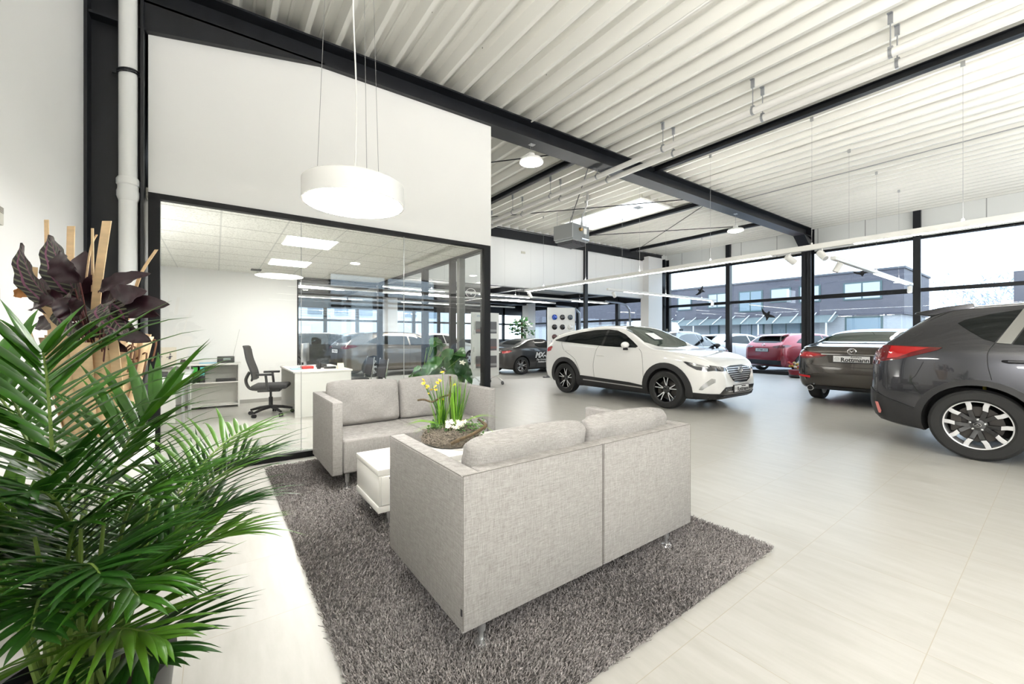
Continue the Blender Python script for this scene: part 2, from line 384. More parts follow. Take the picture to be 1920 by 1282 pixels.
# side and back glazing of the office
pf = empty('window_2', (0, 0, 0)); pf['kind'] = 'structure'
mb = MB(); mb.box(3.0, 3.08, FY1, 9.34, 2.47, 2.545); mb.box(3.0, 3.08, FY1, 9.34, 0, .06)
for y, wd in ((6.81, .1), (5.76, .06), (9.3, .12)): mb.box(2.99, 3.09, y-wd/2, y+wd/2, .05, 2.5)
mb.build('frame', FRAME, pf)
MB().box(2.99, 3.09, 5.45, 5.53, .05, 2.47).build('door_post', mat('olive_post', (.09, .095, .085), .4), pf)
for a, b_ in ((FY1, 5.45), (5.79, 6.76), (6.86, 9.24)): MB().box(3.03, 3.04, a, b_, .06, 2.48).build('pane', SGLASS, pf)
pf = empty('window_3', (0, 0, 0)); pf['kind'] = 'structure'
mb = MB(); mb.box(1.33, 3.05, 9.36, 9.44, 2.46, 2.53); mb.box(1.33, 3.05, 9.36, 9.44, 0, .05); mb.box(1.33, 1.38, 9.36, 9.44, 0, 2.5)
mb.build('frame', FRAME, pf); MB().box(1.38, 3.0, 9.39, 9.40, .05, 2.47).build('pane', GLASS, pf)

# office ceiling: 60 cm mineral tiles in a white grid
om = mat('mineral_tiles', (.74, .73, .66), .8)
nt, N, L, b = nodes(om); t = N.new('ShaderNodeTexCoord'); sx = N.new('ShaderNodeSeparateXYZ'); L.new(t.outputs['Object'], sx.inputs[0])
gx = mth('LESS_THAN', mth('FRACT', mth('DIVIDE', mth('SUBTRACT', sx.outputs[0], .095-.008-6), .595)), .028)
fy_ = mth('FRACT', mth('DIVIDE', mth('SUBTRACT', sx.outputs[1], 4.98), .6)); gy = mth('LESS_THAN', fy_, .03)
nz = N.new('ShaderNodeTexNoise'); nz.inputs['Scale'].default_value = 55; nz.inputs['Detail'].default_value = 3; L.new(t.outputs['Object'], nz.inputs[0])
cr = N.new('ShaderNodeValToRGB'); cr.color_ramp.elements[0].position = .40; cr.color_ramp.elements[0].color = (.66, .65, .59, 1); cr.color_ramp.elements[1].position = .50; cr.color_ramp.elements[1].color = (.86, .85, .79, 1)
L.new(nz.outputs['Fac'], cr.inputs[0])
m1 = N.new('ShaderNodeMix'); m1.data_type = 'RGBA'; L.new(gx, m1.inputs[0]); L.new(cr.outputs[0], m1.inputs[6]); m1.inputs[7].default_value = (.60, .60, .56, 1)
m2 = N.new('ShaderNodeMix'); m2.data_type = 'RGBA'; L.new(gy, m2.inputs[0]); L.new(m1.outputs[2], m2.inputs[6]); m2.inputs[7].default_value = (.36, .35, .31, 1)
L.new(m2.outputs[2], b.inputs['Base Color'])
struct('ceiling_office', MB().box(X0, 3.0, FY1, 9.34, 2.515, 2.6), om)
for y, l in ((5.58, 'nearer'), (7.38, 'farther')):
    o = empty('ceiling_panel_light', (1.0, y+.3, 2.515), label='square white light panel in the office ceiling, the %s of two' % l, cat='ceiling light', group='light panels in the office ceiling')
    MB().box(-.3, .3, -.3, .3, -.008, 0).build('frame', LAMPW, o); MB().box(-.28, .28, -.28, .28, -.012, -.008).build('diffuser', glow('panel_glow', 38, (1, .97, .92)), o)
o = empty('downlight', (1.89, 7.05, 2.515), label='small round recessed downlight in the office ceiling', cat='ceiling light')
MB().lathe([(.085, -.008), (.085, 0)], 24).build('ring', LAMPW, o); MB().lathe([(.07, -.012), (.07, -.008)], 24).build('diffuser', glow('down_glow', 60), o)
tag(MB().box(.52, .68, 8.72, 8.9, 2.50, 2.515).build('ceiling_vent', mat('vent_dark', (.06, .06, .055), .6)), 'small dark rectangular vent in the office ceiling near the back wall', 'vent')

# window wall toward the street: mullions, transom, panes per bay
ys = [9.9, 7.4, 4.92, 2.39, -.14, -2.7, -5.3, -8]
for i in range(len(ys)-1):
    ya, yb_ = ys[i+1], ys[i]
    pf = empty('window_%d' % (4+i)); pf['kind'] = 'structure'
    wd = .11 if i != 1 else .16
    mb = MB(); mb.box(X1-.02, X1+.12, ya-.055, ya+.055, 0, 4.0)
    if i == 0: mb.box(X1-.02, X1+.12, yb_-.06, yb_+.06, 0, 4.0)
    mb.box(X1, X1+.1, ya, yb_, 2.5, 2.6); mb.box(X1, X1+.1, ya, yb_, 3.93, 4.0); mb.box(X1, X1+.1, ya, yb_, 0, .12)
    if i == 2:
        mb.box(X1-.03, X1, ya+.06, yb_-.06, 2.47, 2.60); mb.box(X1-.05, X1-.03, 2.9, 3.0, 2.53, 2.545); mb.box(X1-.05, X1-.03, 3.9, 4.0, 2.53, 2.545)
    mb.build('frame', STEEL, pf)
    MB().box(X1+.045, X1+.055, ya+.05, yb_-.05, .12, 2.5).build('pane', WGLASS, pf)
    MB().box(X1+.045, X1+.055, ya+.05, yb_-.05, 2.6, 3.95).build('pane', WGLASS, pf)
# mullion casings in front of the grey panels
for y in (7.4, 2.39, -.14):
    struct('trim_post', MB().box(X1-.12, X1, y-.075, y+.075, 0 if y != 7.4 else 0, 4.72), STEEL)
pf = empty('window_11'); pf['kind'] = 'structure'
mb = MB(); mb.box(14.62, X1, YB, YB+.1, 2.5, 2.6); mb.box(14.62, X1, YB, YB+.1, 3.93, 4.0); mb.build('frame', STEEL, pf)
MB().box(14.62, X1-.08, YB+.04, YB+.05, .1, 3.95).build('pane', WGLASS, pf)
# window wall behind the camera (seen only mirrored)
pf = empty('window_12'); pf['kind'] = 'structure'
mb = MB()
for k in range(2, 5): mb.box(-1+k*2.34-.06, -1+k*2.34+.06, -8.05, -7.95, 0, 3.95)
mb.box(3.65, 8.4, -8.05, -7.95, 2.5, 2.6); mb.box(3.65, 8.4, -8.05, -7.95, 3.85, 3.95); mb.box(3.65, 8.4, -8.05, -7.95, 0, .12)
mb.build('frame', STEEL, pf)
for k in range(2, 4): MB().box(-.94+k*2.34, -1+(k+1)*2.34-.06, -8.005, -7.995, .12, 3.85).build('pane', WGLASS, pf)
struct('trim_back_post', MB().box(10.35, 10.5, YB-.08, YB, 0, 4.42), STEEL)

# the next hall behind the opening
DARKC = mat('dark_ceiling', (.10, .10, .105), .7)
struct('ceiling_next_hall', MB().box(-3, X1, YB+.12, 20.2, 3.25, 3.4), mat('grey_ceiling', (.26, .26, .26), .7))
mb = MB()
for y in (11.2, 14.2, 17.2): mb.box(-3, X1, y-.12, y+.12, 2.98, 3.25)
for x in (4.6, 9.2, 13.4): mb.box(x-.1, x+.1, YB+.12, 20, 3.05, 3.25)
struct('beam_next_hall', mb, STEEL)
struct('wall_next_left', MB().box(-3.1, -3, 9.5, 20, 0, 3.4), mat('dull_wall', (.5, .5, .5), .7))
struct('wall_next_back', MB().box(-3, 1.2, 20, 20.2, 0, 3.4), mat('dull_wall', (.5, .5, .5), .7))
pf = empty('window_13'); pf['kind'] = 'structure'
mb = MB()
x = 1.2
while x < X1: mb.box(x-.07, x+.07, 19.95, 20.1, 0, 3.25); x += 1.42
mb.box(1.2, X1, 19.95, 20.1, 2.0, 2.1); mb.box(1.2, X1, 19.95, 20.1, 2.6, 3.3); mb.box(1.2, X1, 19.95, 20.1, 0, 1.15)
mb.build('frame', STEEL, pf)
MB().box(1.2, X1, 20.0, 20.01, .3, 2.95).build('pane', WGLASS, pf)
pf = empty('window_14'); pf['kind'] = 'structure'
mb = MB()
for y in (10.2, 12.6, 15.2, 17.6, 20): mb.box(X1-.04, X1+.1, y-.09, y+.09, 0, 3.4)
mb.box(X1, X1+.1, 10, 20, 2.02, 2.12); mb.box(X1, X1+.1, 10, 20, 2.85, 3.4); mb.box(X1, X1+.1, 10, 20, 0, .35)
mb.build('frame', STEEL, pf); MB().box(X1+.04, X1+.05, 10, 20, .3, 2.95).build('pane', WGLASS, pf)
for x, y in ((13.7, 17.2), (6.2, 17.6)):
    struct('column_next_hall', MB().box(x-.25, x+.25, y-.25, y+.25, 0, 3.25), COLW)
mb = MB()
for y in (14.9,): mb.tube(smoothpath([(15.25, y, 0), (15.25, y, 2.2), (15.1, y, 2.6), (14.7, y, 2.78), (13.6, y, 2.82)], 6), .05, 8)
tag(mb.build('roller_door_rail', mat('galvanised', (.35, .36, .38), .4, .8)), 'curved metal track of the roller gate in the next hall', 'door track')
mb = MB()
for y in (11.75,): mb.tube(smoothpath([(15.25, y, 0), (15.25, y, 2.2), (15.1, y, 2.6), (14.7, y, 2.78), (13.6, y, 2.82)], 6), .05, 8)
tag(mb.build('roller_door_rail', MATS['galvanised']), 'curved dark metal track hanging left of the white back column', 'door track')
# ============================================================ lamps and services under the roof
LG = glow('line_glow', 14, (1, .97, .9)); LGU = glow('line_fill_glow', 50, (1, .975, .92))
def line_lamp(axis, c, z, a0, a1, lit, label, wires, name='linear_lamp', top=None, group='linear pendant lamps over the cars', w=.075, h=.06):
    """a long white profile with glowing stretches on its underside"""
    o = empty(name, (0, 0, 0), label=label, cat='lamp', group=group)
    def bx(mb, u0, u1, v0, v1, z0, z1):
        mb.box(*( (u0, u1, v0, v1) if axis == 'X' else (v0, v1, u0, u1)), z0, z1)
    mb = MB(); bx(mb, a0, a1, c-w/2, c+w/2, z, z+h); mb.build('housing', LAMPW, o, bevel=.004)
    for l0, l1 in lit:
        mb = MB(); bx(mb, l0, l1, c-w/2+.008, c+w/2-.008, z-.006, z); mb.build('diffuser', LG, o)
        mb = MB(); bx(mb, l0, l1, c-w/2+.012, c+w/2-.012, z+h+.0003, z+h+.0005); mb.build('top_fill', LGU, o)  # added glow on top, brightens the roof deck above
    for u in wires:
        p = (u, c) if axis == 'X' else (c, u); zt = (top or zdeck(p[0]))+.0
        MB().tube([(*p, z+h), (*p, zt)], .0022, 5).build('suspension_wire', mat('wire_grey', (.4, .4, .4), .4, .5), o)
        MB().box(p[0]-.012, p[0]+.012, p[1]-.02, p[1]+.02, zt-.06, zt).build('bracket', MATS['wire_grey'], o)
        MB().lathe([(.012, z+h), (.012, z+h+.03)], 10, Matrix.Translation((*p, 0))).build('wire_grip', LAMPW, o)
    return o
line_lamp('Y', 7.2, 2.575, -3.2, 9.2, ((1.75, -3.1), (2.8, 9.1)), 'longest white linear lamp crossing the picture above the white car', [-2.3, -.8, .73, 2.25, 3.79, 5.3, 6.85, 8.4], h=.075)
line_lamp('X', 2.27, 2.545, 8.2, 13.9, ((10.7, 13.5),), 'white linear lamp over the brown sedan, running toward the window wall', [9.04, 10.79, 12.64])
line_lamp('X', 7.35, 2.545, 8.58, 14.3, ((9.3, 14.0),), 'white linear lamp behind the white car, running toward the window corner', [9.2, 11.3, 13.4])
line_lamp('X', 10.75, 2.60, 3.6, 12.6, ((6.6, 8.6), (10.6, 12.5), (3.8, 5.4)), 'white linear lamp hanging just behind the opening under the back wall', [5, 8, 11], top=3.25, group='linear lamps of the next hall')
line_lamp('X', 13.2, 2.72, 1.0, 12.0, ((1.2, 3.2), (8.6, 10.2), (5.2, 6.8)), 'white linear lamp deeper in the next hall, second from the opening', [2, 6, 10], top=3.25, group='linear lamps of the next hall')
line_lamp('X', 16.2, 2.72, 1.0, 12.0, ((2.2, 4.6), (6.2, 8.4)), 'white linear lamp farthest back in the next hall', [2, 6, 10], top=3.25, group='linear lamps of the next hall')
for y, l in ((-2.4, 'nearest'), (-4.6, 'second'), (-6.8, 'last')):
    tag(MB().box(1.5, 13.5, y-.05, y+.05, 2.61, 2.69).build('linear_lamp', LAMPW), 'white linear lamp mirrored in the office glass, %s of three rows' % l, 'lamp', 'linear lamps mirrored in the glass')
def spot(x, y, z, az, tilt, label, gl=False):
    o = empty('spotlight', (x, y, z), az, label, 'spotlight', 'white spotlights under the linear lamps')
    M = Matrix.Translation((0, 0, -.1)) @ Matrix.Rotation(tilt, 4, 'Y')
    mb = MB(); mb.tube([(0, 0, 0), (0, 0, -.07)], .008, 8); mb.build('stem', LAMPW, o)
    mb = MB(); mb.lathe([(.044, -.085), (.048, -.08), (.048, .07), (.04, .078)], 24, M); mb.build('head', LAMPW, o, smooth=True)
    mb = MB(); mb.lathe([(.036, -.0865), (.036, -.0855)], 20, M); mb.build('lens', glow('spot_glow', 1.5) if gl else mat('spot_lens', (.5, .5, .5), .2), o)
spot(7.2, 2.53, 2.575, 2.5, .9, 'white cylindrical spotlight under the long lamp, left of the thick window column')
spot(7.2, 2.12, 2.575, 1.0, .8, 'white cylindrical spotlight where the short lamp over the brown sedan begins')
spot(7.2, 9.0, 2.575, .2, -.7, 'white cylindrical spotlight at the far end of the long lamp')
spot(8.45, 2.27, 2.545, -1.2, .45, 'white cylindrical spotlight under the near end of the lamp over the brown sedan')
spot(13.75, 2.27, 2.545, 0, .1, 'small white spotlight at the window end of the lamp over the brown sedan', True)
spot(8.85, 7.35, 2.545, .2, -.7, 'white cylindrical spotlight above the roof of the white car')
spot(14.1, 7.35, 2.545, .2, .2, 'small white spotlight at the window end of the lamp behind the white car')

# round pendant over the sofas
PX, PY, PZ = .75, 2.81, 2.155
o = empty('pendant_lamp', (PX, PY, PZ), label='large round white drum pendant lamp hanging over the sofas', cat='lamp')
MB().lathe([(.305, 0), (.32, .0), (.32, .128), (.308, .138), (.0, .138)], 72).build('drum', mat('pendant_white', (.85, .84, .82), .25), o, smooth=True)
MB().lathe([(0, -.002), (.305, -.002), (.305, .004)], 72).build('diffuser', glow('pendant_glow', 36, (1, .98, .94)), o)
for a in (.55, 2.65, 4.75):
    MB().tube([(.24*math.cos(a), .24*math.sin(a), .138), (.15*math.cos(a), .15*math.sin(a), 2.30)], .0016, 5).build('suspension_wire', mat('thin_wire', (.25, .25, .25), .4, .5), o)
MB().tube(smoothpath([(0, 0, .138), (.012, .0, .7), (-.01, .0, 1.4), (0, 0, 2.29)], 6), .005, 8).build('cable', mat('white_cable', (.8, .79, .76), .5), o)
MB().lathe([(.16, 2.28), (.16, 2.32)], 24).build('canopy', LAMPW, o)
# high bay lamps under the main beam
def bay(x, z, label):
    o = empty('round_lamp', (x, BY, z), label=label, cat='lamp', group='round lamps under the black beam')
    MB().lathe([(.17, -.02), (.185, 0), (.17, .03), (.06, .06), (.05, .12), (0, .125)], 36).build('housing', LAMPW, o, smooth=True)
    MB().lathe([(0, -.045), (.12, -.04), (.175, -.018)], 36).build('diffuser', glow('bay_glow', 30, (1, .97, .88)), o, smooth=True)
    zb = zdeck(x)-.27-z
    for a in (-.03, .05): MB().tube([(0, 0, .12), (a, a*.4, zb)], .003, 5).build('chain', mat('thin_wire', (.25, .25, .25), .4, .5), o)
    MB().box(-.03, .06, -.03, .04, zb-.01, zb+.015).build('hook', ALU, o)
bay(3.92, 3.97, 'glowing round lamp under the black beam, beside the white office wall')
bay(10.44, 3.93, 'glowing round lamp under the black beam, near the window corner')

# two pale pipes with hangers
PIPE = mat('pale_pipe', (.66, .65, .62), .35)
for x, z, l in ((5.5, 4.135, 'left'), (5.78, 4.135, 'right')):
    o = empty('heating_pipe', (x, 0, z), label='long pale pipe hung below the ribbed ceiling, the %s one of the pair' % ('upper' if l == 'left' else 'lower'), cat='pipe', group='pair of pale pipes')
    MB().tube([(0, -7.8, 0), (0, YB, 0)], .044, 16).build('pipe', PIPE, o, smooth=True)
    for y in (-.2, 2.35, 1.05, 3.63, 6.2, 7.5, 8.8, 4.95):
        zt = zdeck(x)-z-(0 if y != 4.95 else .27)
        mb = MB(); mb.tube([(0, y, .05), (0, y, zt-.09 if y != 4.95 else zt)], .006, 6); mb.lathe([(.048, -.014), (.048, .014)], 16, Matrix.Translation((0, y, 0)) @ Matrix.Rotation(PI/2, 4, 'X'))
        if y != 4.95: mb.box(-.012, .012, y-.02, y+.02, zt-.10, zt+.01); mb.box(-.04, .0, y-.02, y+.02, zt-.01, zt+.0)
        mb.box(-.018, .018, y-.02, y+.02, .03, .065)
        mb.build('hanger', MATS['galvanised'] if 'galvanised' in MATS else mat('galvanised', (.35, .36, .38), .4, .8), o)
tag(MB().tube([(3.81, -7.8, zdeck(3.81)-.02), (3.81, BY-.14, zdeck(3.81)-.02)], .012, 8).build('ceiling_line', PIPE), 'thin pale conduit fixed along one ceiling rib above the glass office wall', 'conduit')
tag(MB().box(10.29, 10.31, -7.8, BY-.14, zdeck(10.3)-.012, zdeck(10.3)+.002).build('ceiling_line', mat('grey_seam', (.3, .3, .3), .5)), 'thin dark line of a deck seam along the ribbed ceiling by the windows', 'conduit')  # thin dark box drawn for a seam of the deck
# unit heater
o = empty('unit_heater', (7.62, 7.75, 3.77), .12, label='grey gas unit heater hanging below the skylight', cat='heater')
HG = mat('heater_grey', (.16, .17, .17), .5)
mb = MB(); mb.box(-.33, .33, -.3, .3, 0, .42); mb.build('casing', HG, o, bevel=.01)
for a_, c_ in ((-.36, -.33), (.33, .35)): MB().box(a_, c_, -.31, .31, .05, .42).build('end_plate', mat('heater_light', (.27, .28, .28), .5), o)
mb = MB()
for k in range(9): mb.box(-.27+k*.065, -.25+k*.065, -.26, .26, -.09, 0)
mb.build('louvre', mat('heater_dark', (.05, .05, .055), .5), o)
mb = MB(); mb.tube([(-.0, -.33, .06), (.3, -.33, .06)], .02, 8); mb.build('drain_pipe', CHROME, o)
mb = MB(); mb.lathe([(.05, 0), (.05, .05)], 16, Matrix.Translation((-.02, -.30, .3)) @ Matrix.Rotation(PI/2, 4, 'X')); mb.build('blower', mat('brass', (.5, .3, .1), .35, 1), o)
mb = MB(); mb.box(.1, .2, -.34, -.3, .2, .34); mb.build('valve_box', LAC, o)
mb = MB(); mb.box(.34, .40, -.1, .06, .25, .31); mb.build('gas_valve', mat('red_paint', (.5, .03, .02), .4), o)
mb = MB(); mb.tube([(-.28, -.26, .42), (-.28, -.26, 1.0)], .005, 6); mb.tube([(.28, -.26, .42), (.28, -.26, 1.0)], .005, 6); mb.tube([(-.28, .26, .42), (-.28, .26, 1.0)], .005, 6); mb.tube([(.28, .26, .42), (.28, .26, 1.0)], .005, 6)
mb.build('hanger_rod', mat('galvanised', (.35, .36, .38), .4, .8), o)
mb = MB(); mb.tube(smoothpath([(.36, 0, .3), (.4, -.05, .35), (.4, -.05, .85)], 4)+smoothpath([(.38, -.1, .92), (0, -.5, .92), (-.9, -1.2, .75), (-1.22, -1.3, .62)], 3), .016, 8); mb.build('supply_pipe', ALU, o)
mb = MB(); mb.tube([(-.02, -.33, .3), (-.55, -.75, .4), (-1.35, -1.5, .35), (-1.42, -1.55, .42), (-1.42, -1.55, .62)], .016, 8); mb.build('return_pipe', ALU, o)
# down pipe in the column with clamp
o = empty('drain_pipe', (-.60, BY-.16, 0), label='white drain pipe with a collar running down the black steel column', cat='pipe')
MB().tube([(0, 0, 0), (0, 0, 4.6)], .061, 28).build('pipe', mat('pipe_white', (.80, .80, .78), .35), o, smooth=True)
MB().lathe([(.061, 2.42), (.074, 2.46), (.074, 2.50), (.068, 2.52), (.068, 2.55), (.076, 2.56), (.076, 2.60), (.066, 2.62)], 28).build('collar', MATS['pipe_white'], o, smooth=True)
cl = MB(); pts = [(.068*math.cos(a), .068*math.sin(a), 3.50+.012*math.cos(a)) for a in [PI+k*PI/12 for k in range(13)]]
for p in (0, 1): cl.tube([(x, y, z+.02*p) for x, y, z in pts], .008, 6)
cl.box(-.10, -.06, -.01, .01, 3.48, 3.53); cl.box(.06, .10, -.01, .01, 3.5, 3.55)
cl.build('pipe_clamp', STEEL, o)
# small fittings on the left wall
o = empty('thermostat', (X0, 3.02, 1.86), label='small white thermostat on the wall at the picture edge', cat='thermostat')
MB().box(0, .022, -.06, .055, -.045, .045).build('body', mat('ivory', (.62, .60, .52), .5), o, bevel=.005)
mb = MB()
for k in range(5): mb.box(.022, .024, -.05, .045, .012+k*.006, .014+k*.006)
mb.build('vent_slot', mat('slot_dark', (.2, .19, .17), .6), o)
tag(MB().box(X0, X0+.015, 2.98, 3.06, 1.43, 1.51).build('wall_switch', mat('ivory', (.6, .58, .5), .5), bevel=.004), 'white wall switch below the thermostat', 'switch')
tag(MB().box(X1-.135, X1-.12, 9.86, 9.94, 1.42, 1.62).build('wall_switch', mat('ivory', (.6, .58, .5), .5)), 'small white control plate on the corner post of the window wall', 'switch')
tag(MB().box(7.62, 7.78, YB-.01, YB, 3.86, 3.93).build('ventilation_flap', mat('ivory', (.6, .58, .5), .5)), 'tiny pale plate high on the white back wall', 'plate')
tag(MB().box(8.3, 8.56, 9.6, 9.72, 0, .03).build('floor_plate', PLASTIC), 'low black base plate on the floor beside the colour sample board', 'plate')

# bird decals on the panes
def bird(loc, size, M, label, col=PLASTIC):
    P = [(-.5, .42), (-.30, .20), (-.12, .10), (-.06, .22), (.02, .26), (.07, .16), (.04, .04), (.28, -.02), (.5, -.16), (.34, -.16), (.05, -.17), (-.02, -.34), (-.10, -.44), (-.12, -.30), (-.17, -.16), (-.34, .0), (-.46, .18)]
    mb = MB(); mb.prism([(x*size, y*size) for x, y in P], 0, .002, 'Z')
    o = mb.build('bird_decal', mat('bird_black', (.008, .008, .01), .5)); o.matrix_world = Matrix.Translation(loc) @ M
    return tag(o, label, 'bird sticker', 'black bird stickers on the glass')
RX = Matrix(((0, 0, -1, 0), (-1, 0, 0, 0), (0, 1, 0, 0), (0, 0, 0, 1)))   # local XY on the window wall, facing -X
bird((X1+.035, 8.52, 1.27+(632-544)*16.0/760), .46, RX @ Matrix.Rotation(1.35, 4, 'Z'), 'black bird sticker on the upper pane nearest the window corner, wings upright')
bird((X1+.035, 6.08, 1.27+(632-590)*14/760), .50, RX @ Matrix.Rotation(-.15, 4, 'Z'), 'black bird sticker on the lower pane above the red car')
bird((X1+.035, 3.55, 1.27+(632-513)*12.2/760), .44, RX @ Matrix.Rotation(.2, 4, 'Z') @ Matrix.Diagonal((1, .6, 1, 1)), 'dark bird sticker on the upper pane behind the short lamp')
bird((2.3, 9.385, 2.0), .27, Matrix.Rotation(PI/2, 4, 'X') @ Matrix.Rotation(.6, 4, 'Z') @ Matrix.Diagonal((-1, 1, 1, 1)), 'small black bird sticker on the back pane of the office')
# the winged emblem as linework: ring and wings
def emblem(name, r, m, parent, M, th=.07):
    """oval ring with the swept M inside; local XY, facing +Z"""
    mb = MB(); n = 36
    ring = [(r*1.22*math.cos(2*PI*k/n), r*math.sin(2*PI*k/n), 0) for k in range(n+1)]
    mb.tube(ring, r*th*1.2, 6, cap=False)
    mb.tube(smoothpath([(-r*1.08, r*.34, 0), (-r*.55, r*.30, 0), (-r*.22, r*.02, 0), (0, -r*.34, 0)], 5), [r*th*(.7+.9*k/15) for k in range(16)], 6)
    mb.tube(smoothpath([(r*1.08, r*.34, 0), (r*.55, r*.30, 0), (r*.22, r*.02, 0), (0, -r*.34, 0)], 5), [r*th*(.7+.9*k/15) for k in range(16)], 6)
    mb.v = [tuple(M @ Vector(v)) for v in mb.v]
    return mb.build(name, m, parent, smooth=True)
e = emblem('glass_decal', .062, mat('decal_white', (.8, .8, .8), .4), None, Matrix.Translation((2.80, YG+.006, 1.87)) @ Matrix.Rotation(PI/2, 4, 'X'), .05)
tag(e, 'white oval winged emblem on the office glass near its right post', 'decal')

# ============================================================ sofas
FAB = mat('sofa_fabric', (.46, .43, .40), .85, spec=.2)
nt, N, L, b = nodes(FAB)
t = N.new('ShaderNodeTexCoord')
def weave(sc):
    mp = N.new('ShaderNodeMapping'); mp.inputs['Scale'].default_value = sc; n = N.new('ShaderNodeTexNoise'); n.inputs['Scale'].default_value = 1; n.inputs['Detail'].default_value = 3; n.inputs['Roughness'].default_value = .7
    L.new(t.outputs['Object'], mp.inputs[0]); L.new(mp.outputs[0], n.inputs[0]); return n.outputs['Fac']
h1 = weave((26, 26, 420)); h2 = weave((420, 420, 30)); 
ad = N.new('ShaderNodeMath'); ad.operation = 'ADD'; L.new(h1, ad.inputs[0]); L.new(h2, ad.inputs[1])
cr = N.new('ShaderNodeValToRGB'); L.new(ad.outputs[0], cr.inputs[0])
hv = N.new('ShaderNodeMath'); hv.operation = 'MULTIPLY'; L.new(ad.outputs[0], hv.inputs[0]); hv.inputs[1].default_value = .5; L.new(hv.outputs[0], cr.inputs[0])
cr.color_ramp.elements[0].position = .32; cr.color_ramp.elements[0].color = (.18, .168, .160, 1); cr.color_ramp.elements[1].position = .62; cr.color_ramp.elements[1].color = (.375, .358, .345, 1)
L.new(cr.outputs[0], b.inputs['Base Color'])
bp = N.new('ShaderNodeBump'); bp.inputs['Strength'].default_value = .35; bp.inputs['Distance'].default_value = .002; L.new(hv.outputs[0], bp.inputs['Height']); L.new(bp.outputs[0], b.inputs['Normal'])
PIPING = mat('dark_seam', (.12, .11, .10), .8)

def cushion(w, th, h, seed):
    """a soft rectangular back cushion standing on its edge; local x width, z height, y thickness"""
    rnd = random.Random(seed); nx, nz = 36, 22; vs = []; fs = []
    ph = [rnd.uniform(0, 6.28) for _ in range(8)]
    def P(i, j, sgn):
        u = -1+2*i/nx; v = -1+2*j/nz
        u = math.sin(u*PI/2); v = math.sin(v*PI/2); e = (1-abs(u)**12)*(1-abs(v)**9); e = max(e, 0)**.5*(.80+.20*(1-u*u)*(1-.5*v*v))
        crn = (abs(u)**6)*(abs(v)**6)
        x = u*w/2*(1-.035*abs(v)**2*0-.03*crn); z = v*h/2*(1-.05*crn)+.006*math.sin(u*2+ph[0])*(v > 0)*v+.012*(1-u*u)*(v > 0)*v
        y = sgn*th/2*e
        pl = math.exp(-((1-abs(v))/.22)**2)*.5+math.exp(-((1-abs(u))/.16)**2)*.6
        y += sgn*.006*pl*math.sin(26*u+ph[1]+3*v)*(1 if e > .05 else 0)+sgn*.005*pl*math.sin(21*v+ph[2])*(1 if e > .05 else 0)
        y += sgn*.006*math.sin(5*u+4*v+ph[3])*e+sgn*.004*math.sin(9*u-6*v+ph[4])*e
        return (x, y, z+h/2)
    for sgn in (-1, 1):
        o = len(vs); vs += [P(i, j, sgn) for j in range(nz+1) for i in range(nx+1)]
        fs += [(o+j*(nx+1)+i, o+j*(nx+1)+i+1, o+(j+1)*(nx+1)+i+1, o+(j+1)*(nx+1)+i) for j in range(nz) for i in range(nx)]
    me = MB(); me.add(vs, fs); return me
LEGM = mat('leg_chrome', (.8, .8, .8), .22, .8)
def sofa(loc, rz, label, tab=False):
    o = empty('sofa', loc, rz, label, 'sofa', 'pair of grey sofas')
    W, D, ZB, ZT, T = 1.575, .79, .148, .745, .085
    hw = W/2; hd = D/2
    for s in (-1, 1):
        x0, x1 = (s*hw, s*(hw-T)) if s < 0 else (s*(hw-T), s*hw)
        MB().box(x0, x1, -hd, hd-.002, ZB, ZT).build('armrest', FAB, o, bevel=.012, bseg=3)
        e = MB()
        xo = s*(hw-.004)
        e.tube([(xo, -hd+.004, ZB+.01), (xo, -hd+.004, ZT-.004), (xo, hd-.004, ZT-.004)], .0022, 6)
        e.build('seam', PIPING, o)
        MB().box(min(s*.0015, s*(hw-T-.002)), max(s*.0015, s*(hw-T-.002)), hd-.085, hd, ZB, ZT).build('back_panel', FAB, o, bevel=.01, bseg=3)
        # outer side of the back runs to the sofa's end
    for s in (-1, 1):
        a, b_ = sorted((s*.003, s*hw)); MB().box(a, b_, hd-.012, hd+.006, ZB, ZT+.001).build('back_cover', FAB, o, bevel=.006, bseg=2)
        e = MB(); e.tube([(s*.006, hd+.005, ZB+.01), (s*.006, hd+.005, ZT-.001), (s*(hw-.004), hd+.005, ZT-.001), (s*(hw-.004), hd+.005, ZB+.01)], .0018, 6); e.build('seam', PIPING, o)
        a, b_ = sorted((s*.002, s*(hw-T-.004))); MB().box(a, b_, -hd+.008, hd-.085, ZB, .425).build('seat', FAB, o, bevel=.02, bseg=4)
        c = cushion(.695, .165, .425, 3+s+int(loc[1]*7)).build('back_cushion', FAB, o, smooth=True, angle=80)
        c.location = (s*.352, hd-.185, .42); c.rotation_euler = (-.13, 0, 0)
    for sx in (-1, 1):
        for sy in (-1, 1):
            l = MB(); l.lathe([(.0, 0), (.034, 0), (.03, .008), (.010, .012), (.010, .045), (.018, .05), (.018, ZB), (0, ZB)], 20)
            q = l.build('leg', LEGM, o, smooth=True); q.location = (sx*(hw-.135), sy*(hd-.075), .016)
    if tab:
        MB().box(hw-.001, hw+.002, hd-.006, hd+.004, .215, .24).build('fabric_tab', PLASTIC, o, label='tiny black fabric tab on the corner')
    return o
sofa((1.538, 3.865, 0), 0, 'light grey two-seat sofa standing against the glass partition, seat toward the table')
sofa((1.538, 1.745, 0), PI, 'light grey two-seat sofa on the rug with its back to the viewer', tab=True)
